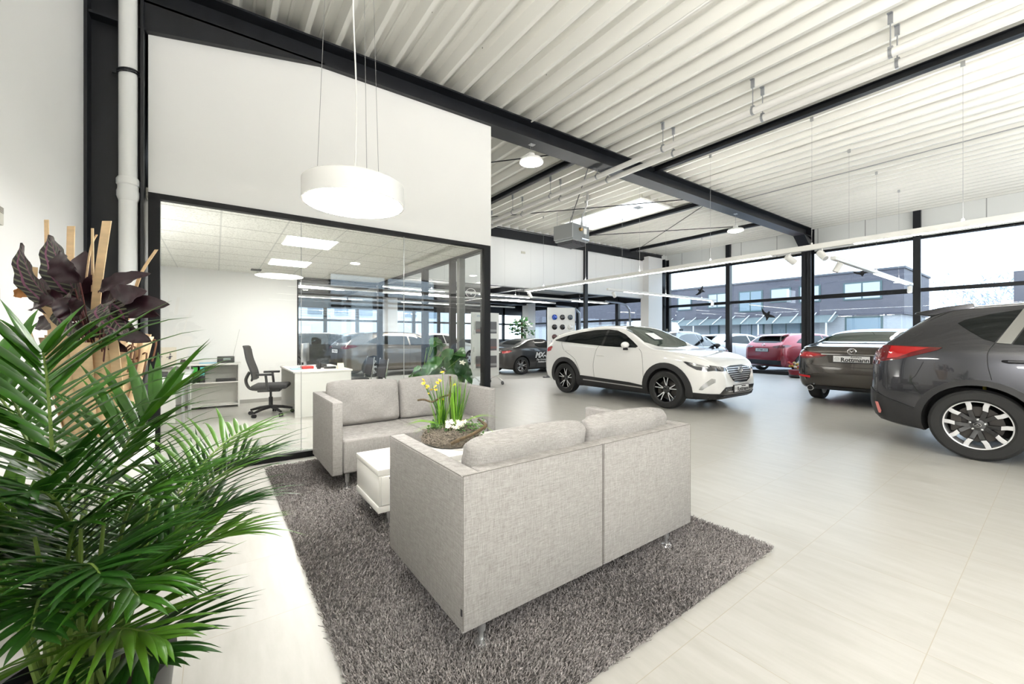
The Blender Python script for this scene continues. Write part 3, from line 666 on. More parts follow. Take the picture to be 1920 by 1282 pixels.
# coffee table
o = empty('coffee_table', (1.56, 2.855, 0), label='low white coffee table on chrome legs between the two sofas', cat='table')
MB().box(-.715, .715, -.248, .248, .18, .372).build('body', LAC, o, bevel=.003)
MB().box(-.72, .72, -.25, .25, .374, .415).build('tabletop', LAC, o, bevel=.004)
MB().box(-.72, .72, -.25, .25, .135, .178).build('bottom_board', LAC, o, bevel=.004)
for s in (-1, 1):
    d = MB().box(min(s*.004, s*.70), max(s*.004, s*.70), -.258, -.248, .184, .368).build('drawer', LAC, o, bevel=.002)
    MB().box(s*.62-.03, s*.62+.03, -.264, -.258, .352, .360).build('handle', mat('handle_dark', (.08, .08, .08), .4), d)
    for t_ in (-1, 1):
        q = MB().lathe([(0, 0), (.034, 0), (.03, .008), (.009, .012), (.009, .045), (.017, .05), (.017, .126), (0, .126)], 20).build('leg', LEGM, o, smooth=True); q.location = (s*.62, t_*.17, .012)
MB().box(-.60, -.575, -.2515, -.250, .392, .402).build('maker_plate', ALU, o, label='tiny metal maker plate')
# shaggy rug
RG = mat('rug_pile', (.17, .15, .142), .95, spec=.1)
nt, N, L, b = nodes(RG); t = N.new('ShaderNodeTexCoord'); n1 = N.new('ShaderNodeTexNoise'); n1.inputs['Scale'].default_value = 110; n1.inputs['Detail'].default_value = 2; L.new(t.outputs['Object'], n1.inputs[0])
cr = N.new('ShaderNodeValToRGB'); L.new(n1.outputs['Fac'], cr.inputs[0]); cr.color_ramp.elements[0].position = .35; cr.color_ramp.elements[0].color = (.13, .118, .113, 1); cr.color_ramp.elements[1].position = .65; cr.color_ramp.elements[1].color = (.44, .41, .40, 1); L.new(cr.outputs[0], b.inputs['Base Color'])
o = empty('rug', (0, 0, 0), label='large shaggy grey rug under the sofas and coffee table', cat='rug')
rx0, rx1, ry0, ry1 = .385, 2.69, 1.03, 4.53
MB().box(rx0+.01, rx1-.01, ry0+.01, ry1-.01, .001, .012).build('backing', mat('rug_back', (.06, .055, .052), .95), o)
import numpy as np
rg = np.random.RandomState(4)
def pile(n, x0, x1, y0, y1, hgt, wid):
    x = rg.uniform(x0, x1, n); y = rg.uniform(y0, y1, n); a = rg.uniform(0, 2*PI, n); h = hgt*rg.uniform(.7, 1.15, n)
    lean = rg.normal(0, .45, (n, 2)); lean += .35*np.stack([np.sin(x*5+y*2), np.cos(y*4-x)], 1)
    edge = 1
    bx, by_ = np.cos(a)*wid/2, np.sin(a)*wid/2
    V = np.zeros((n, 4, 3)); V[:, 0] = np.stack([x-bx, y-by_, np.full(n, .008)], 1); V[:, 1] = np.stack([x+bx, y+by_, np.full(n, .008)], 1)
    tx = x+lean[:, 0]*h; ty = y+lean[:, 1]*h
    V[:, 2] = np.stack([tx+bx*.7, ty+by_*.7, .008+h], 1); V[:, 3] = np.stack([tx-bx*.7, ty-by_*.7, .008+h], 1)
    return V.reshape(-1, 3)
V = np.concatenate([pile(60000, rx0, rx1, ry0, 1.9, .022, .0045), pile(50000, rx0, 1.2, 1.9, ry1, .022, .005), pile(26000, 1.2, rx1, 1.9, ry1, .022, .006)])
nq = len(V)//4
me = bpy.data.meshes.new('pile'); me.vertices.add(len(V)); me.vertices.foreach_set('co', V.ravel()); me.loops.add(nq*4); me.loops.foreach_set('vertex_index', np.arange(nq*4)); me.polygons.add(nq); me.polygons.foreach_set('loop_start', np.arange(nq)*4); me.polygons.foreach_set('loop_total', np.full(nq, 4)); me.update(calc_edges=True); me.materials.append(RG)
po = bpy.data.objects.new('pile', me); COL.objects.link(po); po.parent = o; po['kind'] = 'stuff'

# ============================================================ office furniture
# desk
o = empty('desk', (1.0, 7.14, 0), label='white desk with closed end panel inside the office', cat='desk')
MB().box(-.02, .87, -.01, 1.62, .70, .73).build('tabletop', LAC, o, bevel=.002)
MB().box(0, .85, 0, .025, 0, .70).build('side_panel', LAC, o)
MB().box(0, .85, 1.58, 1.605, 0, .70).build('side_panel', LAC, o)
MB().box(.60, .62, .03, 1.58, .25, .70).build('front_panel', LAC, o)
MB().box(.12, .52, .15, .6, .04, .62).build('drawer_unit', mat('walnut', (.14, .075, .04), .5), o)
def office_chair(loc, rz):
    o = empty('office_chair', loc, rz, 'black mesh office chair with armrests and five-star base at the white desk', 'chair')
    BK = mat('chair_black', (.012, .012, .014), .6); MESH = mat('chair_mesh', (.022, .020, .018), .9)
    # five star base
    b = MB()
    for k in range(5):
        a = 2*PI*k/5+.3; b.tube([(0, 0, .13), (.16*math.cos(a), .16*math.sin(a), .11), (.30*math.cos(a), .30*math.sin(a), .075)], [.028, .024, .016], 8)
    b.build('star_base', BK, o, smooth=True)
    for k in range(5):
        a = 2*PI*k/5+.3; c = MB()
        for dy in (-.014, .014): c.lathe([(0, -.009), (.028, -.009), (.028, .009), (0, .009)], 16, Matrix.Translation((.30*math.cos(a)+dy*math.sin(a), .30*math.sin(a)-dy*math.cos(a), .028)) @ Matrix.Rotation(a, 4, 'Z') @ Matrix.Rotation(PI/2, 4, 'X'))
        c.build('caster', BK, o, smooth=True)
    MB().tube([(0, 0, .12), (0, 0, .28), (0, 0, .281), (0, 0, .42)], [.028, .028, .016, .016], 12).build('gas_lift', BK, o)
    s = MB(); s.box(-.23, .25, -.235, .235, .42, .49); s.build('seat', mat('chair_seat', (.02, .02, .022), .85), o, bevel=.03, bseg=4)
    MB().box(-.16, .14, -.12, .12, .37, .42).build('mechanism', BK, o, bevel=.01)
    # back: frame and mesh
    def bp_(u, v):
        z = .56+.52*v; x = -.235-.05*math.sin(v*PI*.9)*-1-.10*v+.03*math.cos(v*5)
        hw = .225-.03*v; return Vector((x-.04*(1-(u*u)), u*hw, z))
    f = MB(); path = [bp_(u, 0) for u in (-.8, -.4, 0, .4, .8)]+[bp_(1, v/10) for v in range(1, 10)]+[bp_(u, 1) for u in (.8, .4, 0, -.4, -.8)]+[bp_(-1, v/10) for v in range(9, 0, -1)]
    f.tube(path+[path[0]], .014, 8); f.build('back_frame', BK, o, smooth=True)
    g = MB(); vs = [bp_(-1+2*i/12, j/14) for j in range(15) for i in range(13)]; g.add(vs, [(j*13+i, j*13+i+1, (j+1)*13+i+1, (j+1)*13+i) for j in range(14) for i in range(12)])
    q = g.build('backrest', MESH, o, smooth=True); md = q.modifiers.new('s', 'SOLIDIFY'); md.thickness = .008
    MB().tube(smoothpath([(-.1, 0, .40), (-.27, 0, .42), (-.33, 0, .55), (-.28, 0, .68)], 5), .022, 8).build('back_spine', BK, o, smooth=True)
    for s_ in (-1, 1):
        a = MB(); a.tube([(0, s_*.2, .42), (0, s_*.28, .44), (-.02, s_*.285, .64)], .018, 8); a.box(-.14, .08, s_*.285-.04, s_*.285+.04, .64, .67); a.build('armrest', BK, o, bevel=0)
    return o
office_chair((.73, 7.72, 0), -.25).scale = (1.06, 1.06, 1.04)
def visitor_chair(loc, rz, label):
    o = empty('visitor_chair', loc, rz, label, 'chair', 'visitor chairs at the office desk')
    for s in (-1, 1):
        f = MB(); f.tube(smoothpath([(-.22, s*.24, .02), (.22, s*.24, .02), (.25, s*.24, .1), (.24, s*.24, .42), (.18, s*.24, .45), (-.18, s*.23, .44), (-.24, s*.23, .52), (-.30, s*.22, .88)], 6), .012, 8); f.build('frame', CHROME, o, smooth=True)
    MB().box(-.2, .22, -.22, .22, .445, .475).build('seat', PLASTIC, o, bevel=.012)
    b = MB(); b.add([(-.235, -.21, .54), (-.235, .21, .54), (-.3, .21, .86), (-.3, -.21, .86), (-.222, -.21, .54), (-.222, .21, .54), (-.287, .21, .86), (-.287, -.21, .86)], [(0, 1, 2, 3), (4, 5, 6, 7), (0, 1, 5, 4), (2, 3, 7, 6), (1, 2, 6, 5), (0, 3, 7, 4)]); b.build('backrest', mat('dark_mesh', (.03, .03, .035), .8), o)
    return o
visitor_chair((2.22, 7.45, 0), PI, 'chrome framed visitor chair nearer the glass, facing the desk')
visitor_chair((2.22, 8.25, 0), PI, 'chrome framed visitor chair farther from the glass, facing the desk')
# things on the desk
DZ = .73
o = empty('monitor', (1.30, 8.1, DZ), -.35, label='thin computer monitor on the desk, seen from its edge', cat='monitor')
MB().box(-.02, .02, -.26, .26, .10, .43).build('screen', ALU, o, bevel=.004); MB().box(-.09, .09, -.12, .12, 0, .012).build('foot', ALU, o); MB().box(-.02, .02, -.03, .03, .01, .2).build('stand', ALU, o)
tag(MB().box(1.18, 1.36, 7.62, 7.82, DZ, DZ+.045).build('red_box', mat('red_card', (.45, .03, .025), .5), bevel=.006), 'red box lying on the office desk', 'box')
tag(MB().lathe([(.03, 0), (.036, .1), (.032, .1), (.028, .01)], 20).build('dark_cup', PLASTIC, loc=(1.42, 7.52, DZ), smooth=True), 'dark cup beside the red box on the office desk', 'cup')
tag(MB().box(1.5, 1.68, 7.45, 7.56, DZ, DZ+.035).build('tape_dispenser', PLASTIC, bevel=.008), 'low dark desk organiser in the middle of the office desk', 'organiser')
tag(MB().prism([(-.06, 0), (.06, 0), (0, .10)], -.05, .05, 'X').build('desk_calendar', mat('cream_card', (.7, .64, .5), .6), loc=(1.72, 7.32, DZ)), 'small triangular cream calendar at the desk corner', 'calendar')
tag(MB().box(1.02, 1.16, 7.55, 7.85, DZ, DZ+.012).build('blue_folder', mat('blue_paper', (.25, .48, .62), .6)), 'light blue folder on the office desk near the monitor', 'folder')
tag(MB().box(1.45, 1.60, 7.78, 7.96, DZ, DZ+.06).build('desk_phone', PLASTIC, bevel=.01), 'black desk phone on the office desk', 'phone')
# low shelf along the back wall
o = empty('low_shelf', (-.22, 9.30, 0), label='low white open shelf along the office back wall', cat='shelf')
for n_, bx in (('top_board', (-.62, .60, -.36, 0, .77, .80)), ('side_board', (.55, .575, -.34, 0, 0, .77)), ('side_board', (-.15, -.125, -.34, 0, 0, .77)), ('shelf_board', (-.125, .55, -.34, 0, .45, .47)), ('shelf_board', (-.125, .55, -.34, 0, .04, .06)), ('back_board', (-.125, .55, -.02, 0, .04, .77))):
    MB().box(*bx).build(n_, LAC, o)
for k, (c, l) in enumerate((((.05, .42, .05), 'green and black ring binder in the low shelf'), ((.10, .50, .55), 'blue green and black ring binder in the low shelf'))):
    b_ = empty('ring_binder', (-.29+k*.10, 8.98, .47), label=l, cat='binder', group='ring binders in the low shelf')
    MB().box(-.035, .035, -.02, .25, 0, .29).build('cover', PLASTIC, b_); MB().box(-.03, .03, -.0225, -.02, .12, .275).build('spine_label', mat('label_%d' % k, c, .5), b_)
tag(MB().box(.0, .30, 8.97, 9.22, .47, .51).build('paper_tray', PLASTIC), 'flat black tray on the upper board of the low shelf', 'tray')
o = empty('radio', (.16, 9.14, .80), label='black table radio with raised antenna on the low shelf', cat='radio')
MB().box(-.14, .12, -.06, .06, 0, .12).build('body', PLASTIC, o, bevel=.012)
MB().tube([(.10, .03, .11), (.20, .03, .62)], .003, 6).build('antenna', CHROME, o); MB().box(-.05, .06, -.064, -.06, .05, .09).build('display', mat('display', (.25, .3, .3), .3), o)
tag(MB().box(-.24, .02, 9.02, 9.26, .80, .812).build('blue_folder', MATS['blue_paper']), 'blue papers lying on the low shelf beside the radio', 'papers')
tag(MB().prism([(-.05, 0), (.05, 0), (.03, .08), (-.03, .08)], -.04, .04).build('desk_clock', PLASTIC, loc=(-.46, 9.1, .80)), 'small black box beside the framed picture', 'clock')
o = empty('framed_picture', (-.70, 8.93, .80), .1, label='small square print with two dark figures leaning on the shelf', cat='picture')
MB().box(-.16, .16, 0, .015, 0, .30).build('panel', mat('print_paper', (.72, .66, .55), .6), o)
f = MB()
for cx in (-.06, .07):
    f.tube([(cx, -.001, .10), (cx+.01, -.001, .16)], .014, 6); f.ball((cx+.01, -.001, .185), .013, 1, .2, 1, 8, 6); f.tube([(cx-.04, -.001, .13), (cx+.04, -.001, .145)], .006, 6)
f.build('drawing', mat('ink', (.08, .08, .1), .6), o)
# side desk with panel leg
o = empty('side_desk', (-.84, 6.66, 0), label='long white side desk on thin metal legs along the left office wall', cat='desk')
MB().box(0, .54, 0, 2.2, .70, .725).build('tabletop', mat('grey_white_top', (.66, .68, .68), .2), o, bevel=.002)
MB().box(0, .42, .12, .14, .16, .70).build('side_panel', LAC, o)
for y in (.04, 1.4):
    MB().tube([(.50, y, 0), (.50, y, .70)], .016, 10).build('leg', ALU, o)
tag(MB().box(-.84, -.66, 7.25, 7.55, .725, .95).build('document_organiser', mat('walnut', (.14, .075, .04), .5), bevel=.003), 'brown wooden document organiser on the side desk', 'organiser')
tag(MB().prism([(-.05, 0), (.04, 0), (-.0, .26), (-.05, .28)], -.1, .1, 'X').build('paper_stack', mat('paper', (.75, .75, .75), .7), loc=(-.76, 7.4, .95)), 'white papers standing in the wooden organiser', 'papers')
for k, (x, y, l) in enumerate(((-.66, 7.05, 'flat sheet of paper on the side desk nearest the glass'), (-.60, 7.8, 'flat sheet of paper lying farther back on the side desk'))):
    tag(MB().box(x-.1, x+.1, y-.14, y+.14, .7255, .729).build('paper_sheet', MATS['paper']), l, 'paper')
tag(MB().box(-.64, -.54, 7.28, 7.48, .725, .79).build('desk_phone', PLASTIC, bevel=.01), 'black telephone on the side desk beside the wooden organiser', 'phone')

# brochure stand
o = empty('brochure_stand', (5.87, 9.25, 0), label='white mobile brochure stand on casters behind the office corner', cat='stand')
SW = mat('stand_white', (.74, .74, .71), .4)
MB().box(-.43, .43, -.02, .04, .22, 1.93).build('panel', SW, o)
text_obj('lettering', 'mazda', mat('pale_blue_ink', (.12, .25, .42), .5), .12, o, loc=(-.12, -.022, 1.84), rot=Matrix.Rotation(PI/2, 4, 'X'))
emblem('emblem', .045, ALU, o, Matrix.Translation((-.34, -.024, 1.84)) @ Matrix.Rotation(PI/2, 4, 'X'))
pics = [((.32, .12, .10), (.12, .12, .13)), ((.1, .1, .11), (.3, .28, .26))]
for r, z in enumerate((1.42, .96, .50)):
    for s in (-1, 1):
        pk = MB(); pk.box(s*.22-.16, s*.22+.16, -.05, -.02, z-.08, z+.05); pk.build('pocket', SW, o)
        if r == 1 and s < 0: continue
        br = MB().box(s*.22-.11, s*.22+.11, -.056, -.05, z-.05, z+.27).build('brochure', mat('brochure_dark', (.10, .095, .1), .4), o, label='dark printed brochure')
        mb = MB(); mb.box(s*.22-.11, s*.22+.11, -.058, -.056, z+.0, z+.06); mb.build('photo_strip', mat('brochure_strip_%d' % ((r+(s > 0)) % 2), ((.20, .10, .09), (.28, .28, .28))[(r+(s > 0)) % 2], .4), br)
for s in (-1, 1):
    f = MB(); f.tube(smoothpath([(s*.34, -.32, .09), (s*.34, -.05, .2), (s*.34, .05, .2), (s*.34, .30, .09)], 5), .018, 8); f.build('foot', ALU, o)
    for y in (-.32, .30):
        MB().lathe([(0, -.02), (.045, -.02), (.045, .02), (0, .02)], 18, Matrix.Translation((s*.34, y, .045)) @ Matrix.Rotation(PI/2, 4, 'Y')).build('caster', mat('caster_grey', (.12, .12, .12), .5), o)
# colour sample board
o = empty('colour_board', (8.98, 9.60, 0), -.42, label='white colour sample board with round paint samples behind the white car', cat='display board')
MB().box(-.46, .46, -.02, .04, .33, 2.22).build('panel', mat('board_white', (.82, .82, .80), .4), o)
MB().box(-.36, .0, -.05, .12, .02, .33).build('stand', SW, o); MB().box(-.42, .1, -.15, .25, 0, .02).build('base_plate', PLASTIC, o)
cols = [[(.01, .07, .45), (.03, .03, .035), (.06, .08, .11)], [(.01, .01, .012), (.008, .008, .01), (.78, .78, .76)], [(.05, .008, .01), (.5, .01, .01), (.3, .3, .3)]]
lab = [['blue', 'dark silver', 'slate grey'], ['black', 'deep black', 'white'], ['dark maroon', 'bright red', 'silver']]
for r in range(3):
    for c in range(3):
        mb = MB(); mb.lathe([(.088, 0), (.086, .02), (.06, .045), (.0, .055)], 28, Matrix.Rotation(PI/2, 4, 'X'))
        q = mb.build('paint_sample', mat('sample_%d%d' % (r, c), cols[r][c], .2, .5 if c != 2 else .2, coat=1), o, smooth=True, label='%s round paint sample' % lab[r][c]); q.location = (-.235+c*.265, -.022, 1.91-r*.315)
for k, z in enumerate((.93, .62)):
    q = MB().box(-.35, -.19, -.026, -.02, z-.02, z+.23).build('leaflet', mat('leaflet_%d' % k, ((.30, .30, .42), (.30, .29, .28))[k], .4), o, label='small printed leaflet')
    MB().box(-.33, -.22, -.028, -.026, z+.03, z+.12).build('photo_strip', mat('leaflet_pic_%d' % k, ((.45, .06, .05), (.1, .1, .1))[k], .4), q)
# flower box at the window foot
o = empty('flower_basket', (14.76, 4.97, 0), label='small red basket of mixed flowers on the floor at the thick window column', cat='flowers')
MB().lathe([(0, 0), (.22, 0), (.26, .05), (.24, .10), (.0, .10)], 24).build('saucer', PLASTIC, o, smooth=True)
MB().lathe([(0, .08), (.24, .1), (.27, .24), (.0, .24)], 24).build('bowl', mat('dark_red', (.22, .01, .02), .4), o, smooth=True)
for k in range(26):
    a = random.uniform(0, 2*PI); r = random.uniform(0, .26); c = random.choice(((.6, .45, .2), (.5, .05, .04), (.65, .6, .5), (.55, .35, .05), (.1, .16, .03)))
    MB().ball((r*math.cos(a), r*math.sin(a), .30+random.uniform(-.03, .17)), .045, 1, 1, .8, 7, 5).build('blossom', mat('blossom_%d' % int(c[0]*100+c[1]*10), c, .6), o, smooth=True)
# ============================================================ plants
def leafmat(name, col, rough=.35, amt=.3):
    m = mat(name, col, rough, spec=.5); noise_tint(m, (14, 14, 14), amt)
    nt, N, L, b = nodes(m); out = N['Material Output']; tl = N.new('ShaderNodeBsdfTranslucent'); tl.inputs[0].default_value = (col[0]*2.2, col[1]*1.6, col[2]*.8, 1)
    x = N.new('ShaderNodeMixShader'); x.inputs[0].default_value = .18; L.new(b.outputs[0], x.inputs[1]); L.new(tl.outputs[0], x.inputs[2]); L.new(x.outputs[0], out.inputs[0]); return m
PALM = [leafmat('palm_green', (.034, .12, .010)), leafmat('palm_dark', (.015, .062, .007)), leafmat('palm_light', (.075, .19, .02))]
STEMG = mat('palm_stem', (.16, .24, .05), .45)
o = empty('areca_palm', (-.30, 1.60, 0), label='large green feather palm in the bottom left corner', cat='plant')
OP = Vector((-.30, 1.60, 0))
MB().lathe([(0, 0), (.17, 0), (.20, .30), (.205, .34), (.185, .34), (.18, .29), (0, .29)], 40).build('pot', mat('pot_black', (.012, .012, .014), .35), o, smooth=True)
MB().lathe([(0, .27), (.183, .28), (.183, .30), (0, .31)], 24).build('soil', mat('soil', (.03, .02, .015), .95), o)
def bez(a, b, c, t): return a*(1-t)**2+b*2*t*(1-t)+c*t*t
def blade(mb, p0, d, ln, wid, droop, side=None, seg=6):
    """one leaflet: folded strip that bends down toward its tip"""
    d = d.normalized(); s = d.cross(Vector((0, 0, 1))); s = s.normalized() if s.length > .1 else Vector((1, 0, 0))
    if side is not None: s = (s+side).normalized()
    up = s.cross(d); vs = []; p = Vector(p0); dd = d.copy()
    for i in range(seg+1):
        t = i/seg; wv = wid*(math.sin(PI*min(1, (t*.92+.08))**.75) if t < 1 else 0)*.5
        nrm = s.cross(dd).normalized()
        vs += [p-s*wv-nrm*wv*.35, p.copy(), p+s*wv-nrm*wv*.35]
        dd = (dd+Vector((0, 0, -droop/seg*(.4+1.4*t)))).normalized(); p = p+dd*(ln/seg)
    fs = []
    for i in range(seg):
        for j in (0, 1): fs.append((i*3+j, i*3+j+1, i*3+j+4, i*3+j+3))
    mb.add(vs, fs)
rp_ = random.Random(21)
def frond(tip, rise, width=1.0, start=.34, ll=.27, n=20, mi=None):
    base = Vector((rp_.uniform(-.07, .07), rp_.uniform(-.07, .07), .31)); tip = tip-OP
    hz = Vector((tip.x-base.x, tip.y-base.y, 0))
    mid = base+hz*.32+Vector((0, 0, (tip.z-base.z)*.75+rise))
    stem = MB(); pts = [bez(base, mid, tip, k/24) for k in range(25)]
    stem.tube(pts, [.0065*(1-.8*k/24)+.0008 for k in range(25)], 6)
    st = stem.build('frond_stem', STEMG, o, smooth=True)
    lf = MB()
    for k in range(n):
        t = start+(1-start)*k/(n-1); p = bez(base, mid, tip, t); tan = (bez(base, mid, tip, min(1, t+.02))-bez(base, mid, tip, t-.02)).normalized()
        s = tan.cross(Vector((0, 0, 1))).normalized(); u = s.cross(tan)
        f = (k/(n-1)); L_ = ll*(.62+.75*math.sin(PI*min(1, f*.8+.18)))*(1-.45*f*f)
        for sg in (-1, 1):
            ang = math.radians(58-34*f+rp_.uniform(-7, 7))
            d = tan*math.cos(ang)+s*sg*math.sin(ang)+u*(.28+rp_.uniform(-.12, .12))
            blade(lf, p, d, L_*rp_.uniform(.85, 1.1), .019*width*rp_.uniform(.8, 1.15), rp_.uniform(.35, .85))
    lf.build('frond', PALM[mi if mi is not None else rp_.choice((0, 0, 1, 1, 0, 2))], o, smooth=True, angle=60)
FR = [(505, 845, 1.75, .30), (478, 800, 1.85, .35), (455, 940, 1.5, .30), (440, 1000, 1.35, .25), (400, 865, 1.9, .35), (300, 1195, 1.02, .22), (290, 1235, 1.1, .12), (395, 960, 1.6, .3),
      (350, 760, 1.7, .32), (290, 660, 1.25, .25), (215, 640, 1.05, .25), (-60, 700, 1.3, .25), (-120, 720, 1.1, .3), (-160, 900, 1.0, .3), (-90, 1050, .95, .25),
      (40, 930, .85, .35), (120, 860, 1.0, .2), (215, 850, 1.1, .25), (280, 930, 1.0, .3), (190, 1080, .82, .3), (60, 1180, .78, .3), (330, 1090, 1.15, .28), (420, 905, 1.6, .3),
      (250, 760, 1.5, .3), (120, 720, 1.45, .3), (330, 860, 1.3, .25), (-40, 800, 1.35, .3), (20, 740, 1.5, .3), (-120, 1200, .8, .3), (260, 1120, .9, .3), (150, 980, .95, .2), (230, 1010, 1.5, .3), (90, 1050, 1.3, .3)]
FR = [f for i, f in enumerate(FR) if i not in (8, 9, 10, 12, 17, 22, 24, 25, 26, 27, 28, 31, 34)]
for (tp, w_, l_, n_) in ((at(80, 660, 1.05), 1.7, .32, 15), (at(-40, 680, 1.1), 1.5, .30, 15), (at(330, 730, 1.35), 1.3, .28, 15)):
    frond(tp, .12, width=w_, start=.5, ll=l_, n=n_, mi=0)
for (x, y, d, r) in FR: frond(at(x, y, d), r*.5, ll=.30 if d > 1.3 else .25, width=1.1 if d < 1.2 else .9)
for k in range(14):
    a = rp_.uniform(0, 2*PI); e = Vector((math.cos(a)*.16, math.sin(a)*.16, 0))
    MB().tube([e*.4+Vector((0, 0, .3)), e*.7+Vector((0, 0, .55)), e*1.1+Vector((0, 0, .8))], [.008, .007, .004], 6).build('cane', STEMG, o, smooth=True)

# calathea in its wooden wrap
o = empty('dark_leaf_plant', (-.455, 2.74, 0), label='dark red-leaved plant wrapped in pale wood strips behind the palm', cat='plant')
OQ = Vector((-.455, 2.74, 0))
WOOD = noise_tint(mat('pale_veneer', (.66, .47, .27), .55), (8, 8, 40), .12)
MB().lathe([(0, 0), (.19, 0), (.20, .02), (.205, .80), (.195, .82), (.175, .82), (.17, .78), (0, .78)], 40).build('pot', mat('pot_white', (.80, .79, .76), .3), o, smooth=True)
rq = random.Random(5)
for k in range(15):
    a = 2*PI*k/15; r0 = .10; r1 = .17+.02*(k % 3); z0, z1 = .78, 1.24+.06*rq.random()
    c = MB(); vs = []
    for j in range(7):
        t = j/6; r = r0+(r1-r0)*t; w_ = .03+.01*t; z = z0+(z1-z0)*t
        for s in (-1, 1): vs.append((r*math.cos(a+s*w_/r*.9), r*math.sin(a+s*w_/r*.9), z))
    c.add(vs, [(j*2, j*2+1, j*2+3, j*2+2) for j in range(6)])
    q = c.build('veneer_strip', WOOD, o, smooth=True); md = q.modifiers.new('t', 'SOLIDIFY'); md.thickness = .003
def strip(pts, wid, name='wood_slat', tw=0):
    vs = []; P = smoothpath(pts, 6); n = len(P)
    for i, p in enumerate(P):
        q = p-OQ; s = RT*math.cos(tw*i/n)+FW*math.sin(tw*i/n); vs += [q-s*wid/2, q+s*wid/2]
    c = MB(); c.add(vs, [(i*2, i*2+1, i*2+3, i*2+2) for i in range(n-1)]); q = c.build(name, WOOD, o); md = q.modifiers.new('t', 'SOLIDIFY'); md.thickness = .003
# d, list of pixels
def px(l, d): return [at(x, y, d) for x, y in l]
strip(px([(172, 720), (180, 560), (200, 414)], 1.85), .042)
strip(px([(150, 720), (172, 600), (174, 428)], 1.98), .012)
strip(px([(150, 640), (168, 480), (182, 440)], 2.0), .009)
strip(px([(240, 600), (262, 520), (294, 468)], 1.95), .016)
strip(px([(95, 640), (90, 520), (88, 412)], 2.05), .022)
strip(px([(130, 600), (132, 500), (134, 424)], 2.08), .04)
strip(px([(108, 680), (104, 600), (62, 548), (60, 500)], 1.8), .036, tw=1.4)
strip(px([(150, 800), (118, 640), (70, 560)], 1.9), .05)
strip(px([(225, 760), (212, 640), (205, 600)], 1.85), .045)
# leaves
cm = mat('calathea_purple', (.022, .006, .010), .35)
ct = mat('calathea_top', (.03, .035, .02), .3)
nt, N, L, b = nodes(ct); t = N.new('ShaderNodeTexCoord'); s = N.new('ShaderNodeSeparateXYZ'); L.new(t.outputs['UV'], s.inputs[0])
ab = mth('ABSOLUTE', mth('SUBTRACT', s.outputs[0], .5)); wv = mth('SINE', mth('ADD', mth('MULTIPLY', s.outputs[1], 75.0), mth('MULTIPLY', ab, -30.0)))
st_ = mth('GREATER_THAN', wv, .55); pk_ = mth('MULTIPLY', mth('GREATER_THAN', ab, .27), mth('LESS_THAN', ab, .33))
midr = mth('LESS_THAN', ab, .02)
a1 = N.new('ShaderNodeMix'); a1.data_type = 'RGBA'; L.new(mth('MULTIPLY', st_, .8), a1.inputs[0]); a1.inputs[6].default_value = (.012, .008, .010, 1); a1.inputs[7].default_value = (.14, .15, .09, 1)
a2 = N.new('ShaderNodeMix'); a2.data_type = 'RGBA'; L.new(mth('MAXIMUM', pk_, midr), a2.inputs[0]); L.new(a1.outputs[2], a2.inputs[6]); a2.inputs[7].default_value = (.16, .05, .10, 1); L.new(a2.outputs[2], b.inputs['Base Color'])
def bigleaf(p0, p1, wid, mats, normal, parent, name='leaf', curl=.15, label=None):
    """broad oval leaf from p0 to p1; wid = greatest width"""
    ax = p1-p0; ln = ax.length; ax = ax/ln; n = normal-ax*normal.dot(ax); n = n.normalized(); s = ax.cross(n)
    nu, nv = 8, 16; vs = []; uv = []
    for j in range(nv+1):
        v = j/nv; ww = wid*.5*(math.sin(PI*v**.8)**.75 if 0 < v < 1 else 0)+.0006
        c = p0+ax*ln*v+n*curl*ln*math.sin(PI*v)*.5
        for i in range(nu+1):
            u = -1+2*i/nu; vs.append(c+s*ww*u+n*(abs(u)**1.6)*ww*.35+n*.006*math.sin(v*22+u*3)*abs(u)); uv.append((i/nu, v))
    mb = MB(); mb.add(vs, [(j*(nu+1)+i, j*(nu+1)+i+1, (j+1)*(nu+1)+i+1, (j+1)*(nu+1)+i) for j in range(nv) for i in range(nu)])
    q = mb.build(name, mats, parent, smooth=True, angle=80, label=label)
    ul = q.data.uv_layers.new(name='UVMap')
    for lp in q.data.loops: ul.data[lp.index].uv = uv[lp.vertex_index]
    return q
# (start px, tip px, depth, width m, top side shown?)
LV = [((150, 530), (112, 470), 1.8, .12, 0), ((210, 570), (275, 545), 1.72, .10, 0), ((200, 590), (285, 640), 1.72, .10, 0), ((120, 560), (60, 580), 1.75, .10, 0), ((215, 560), (225, 640), 1.68, .10, 1), ((150, 560), (92, 440), 1.85, .15, 1), ((115, 580), (40, 455), 1.8, .13, 1), ((150, 600), (55, 520), 1.9, .12, 0), ((180, 590), (318, 570), 1.75, .12, 0), ((185, 545), (282, 512), 1.85, .07, 0),
      ((200, 560), (300, 592), 1.85, .10, 0), ((190, 570), (238, 628), 1.7, .12, 1), ((160, 600), (252, 630), 1.9, .11, 0), ((130, 600), (65, 610), 1.9, .10, 0), ((170, 590), (140, 500), 1.95, .14, 0),
      ((180, 600), (190, 505), 2.0, .15, 0), ((150, 610), (215, 545), 2.0, .15, 0), ((140, 590), (90, 505), 1.95, .13, 0), ((165, 610), (120, 650), 1.8, .10, 0), ((140, 540), (150, 640), 1.8, .13, 1), ((175, 600), (240, 660), 1.85, .10, 0), ((150, 590), (100, 560), 1.75, .10, 0),
      ((165, 580), (160, 470), 2.02, .13, 0), ((180, 580), (245, 520), 2.02, .12, 0)]
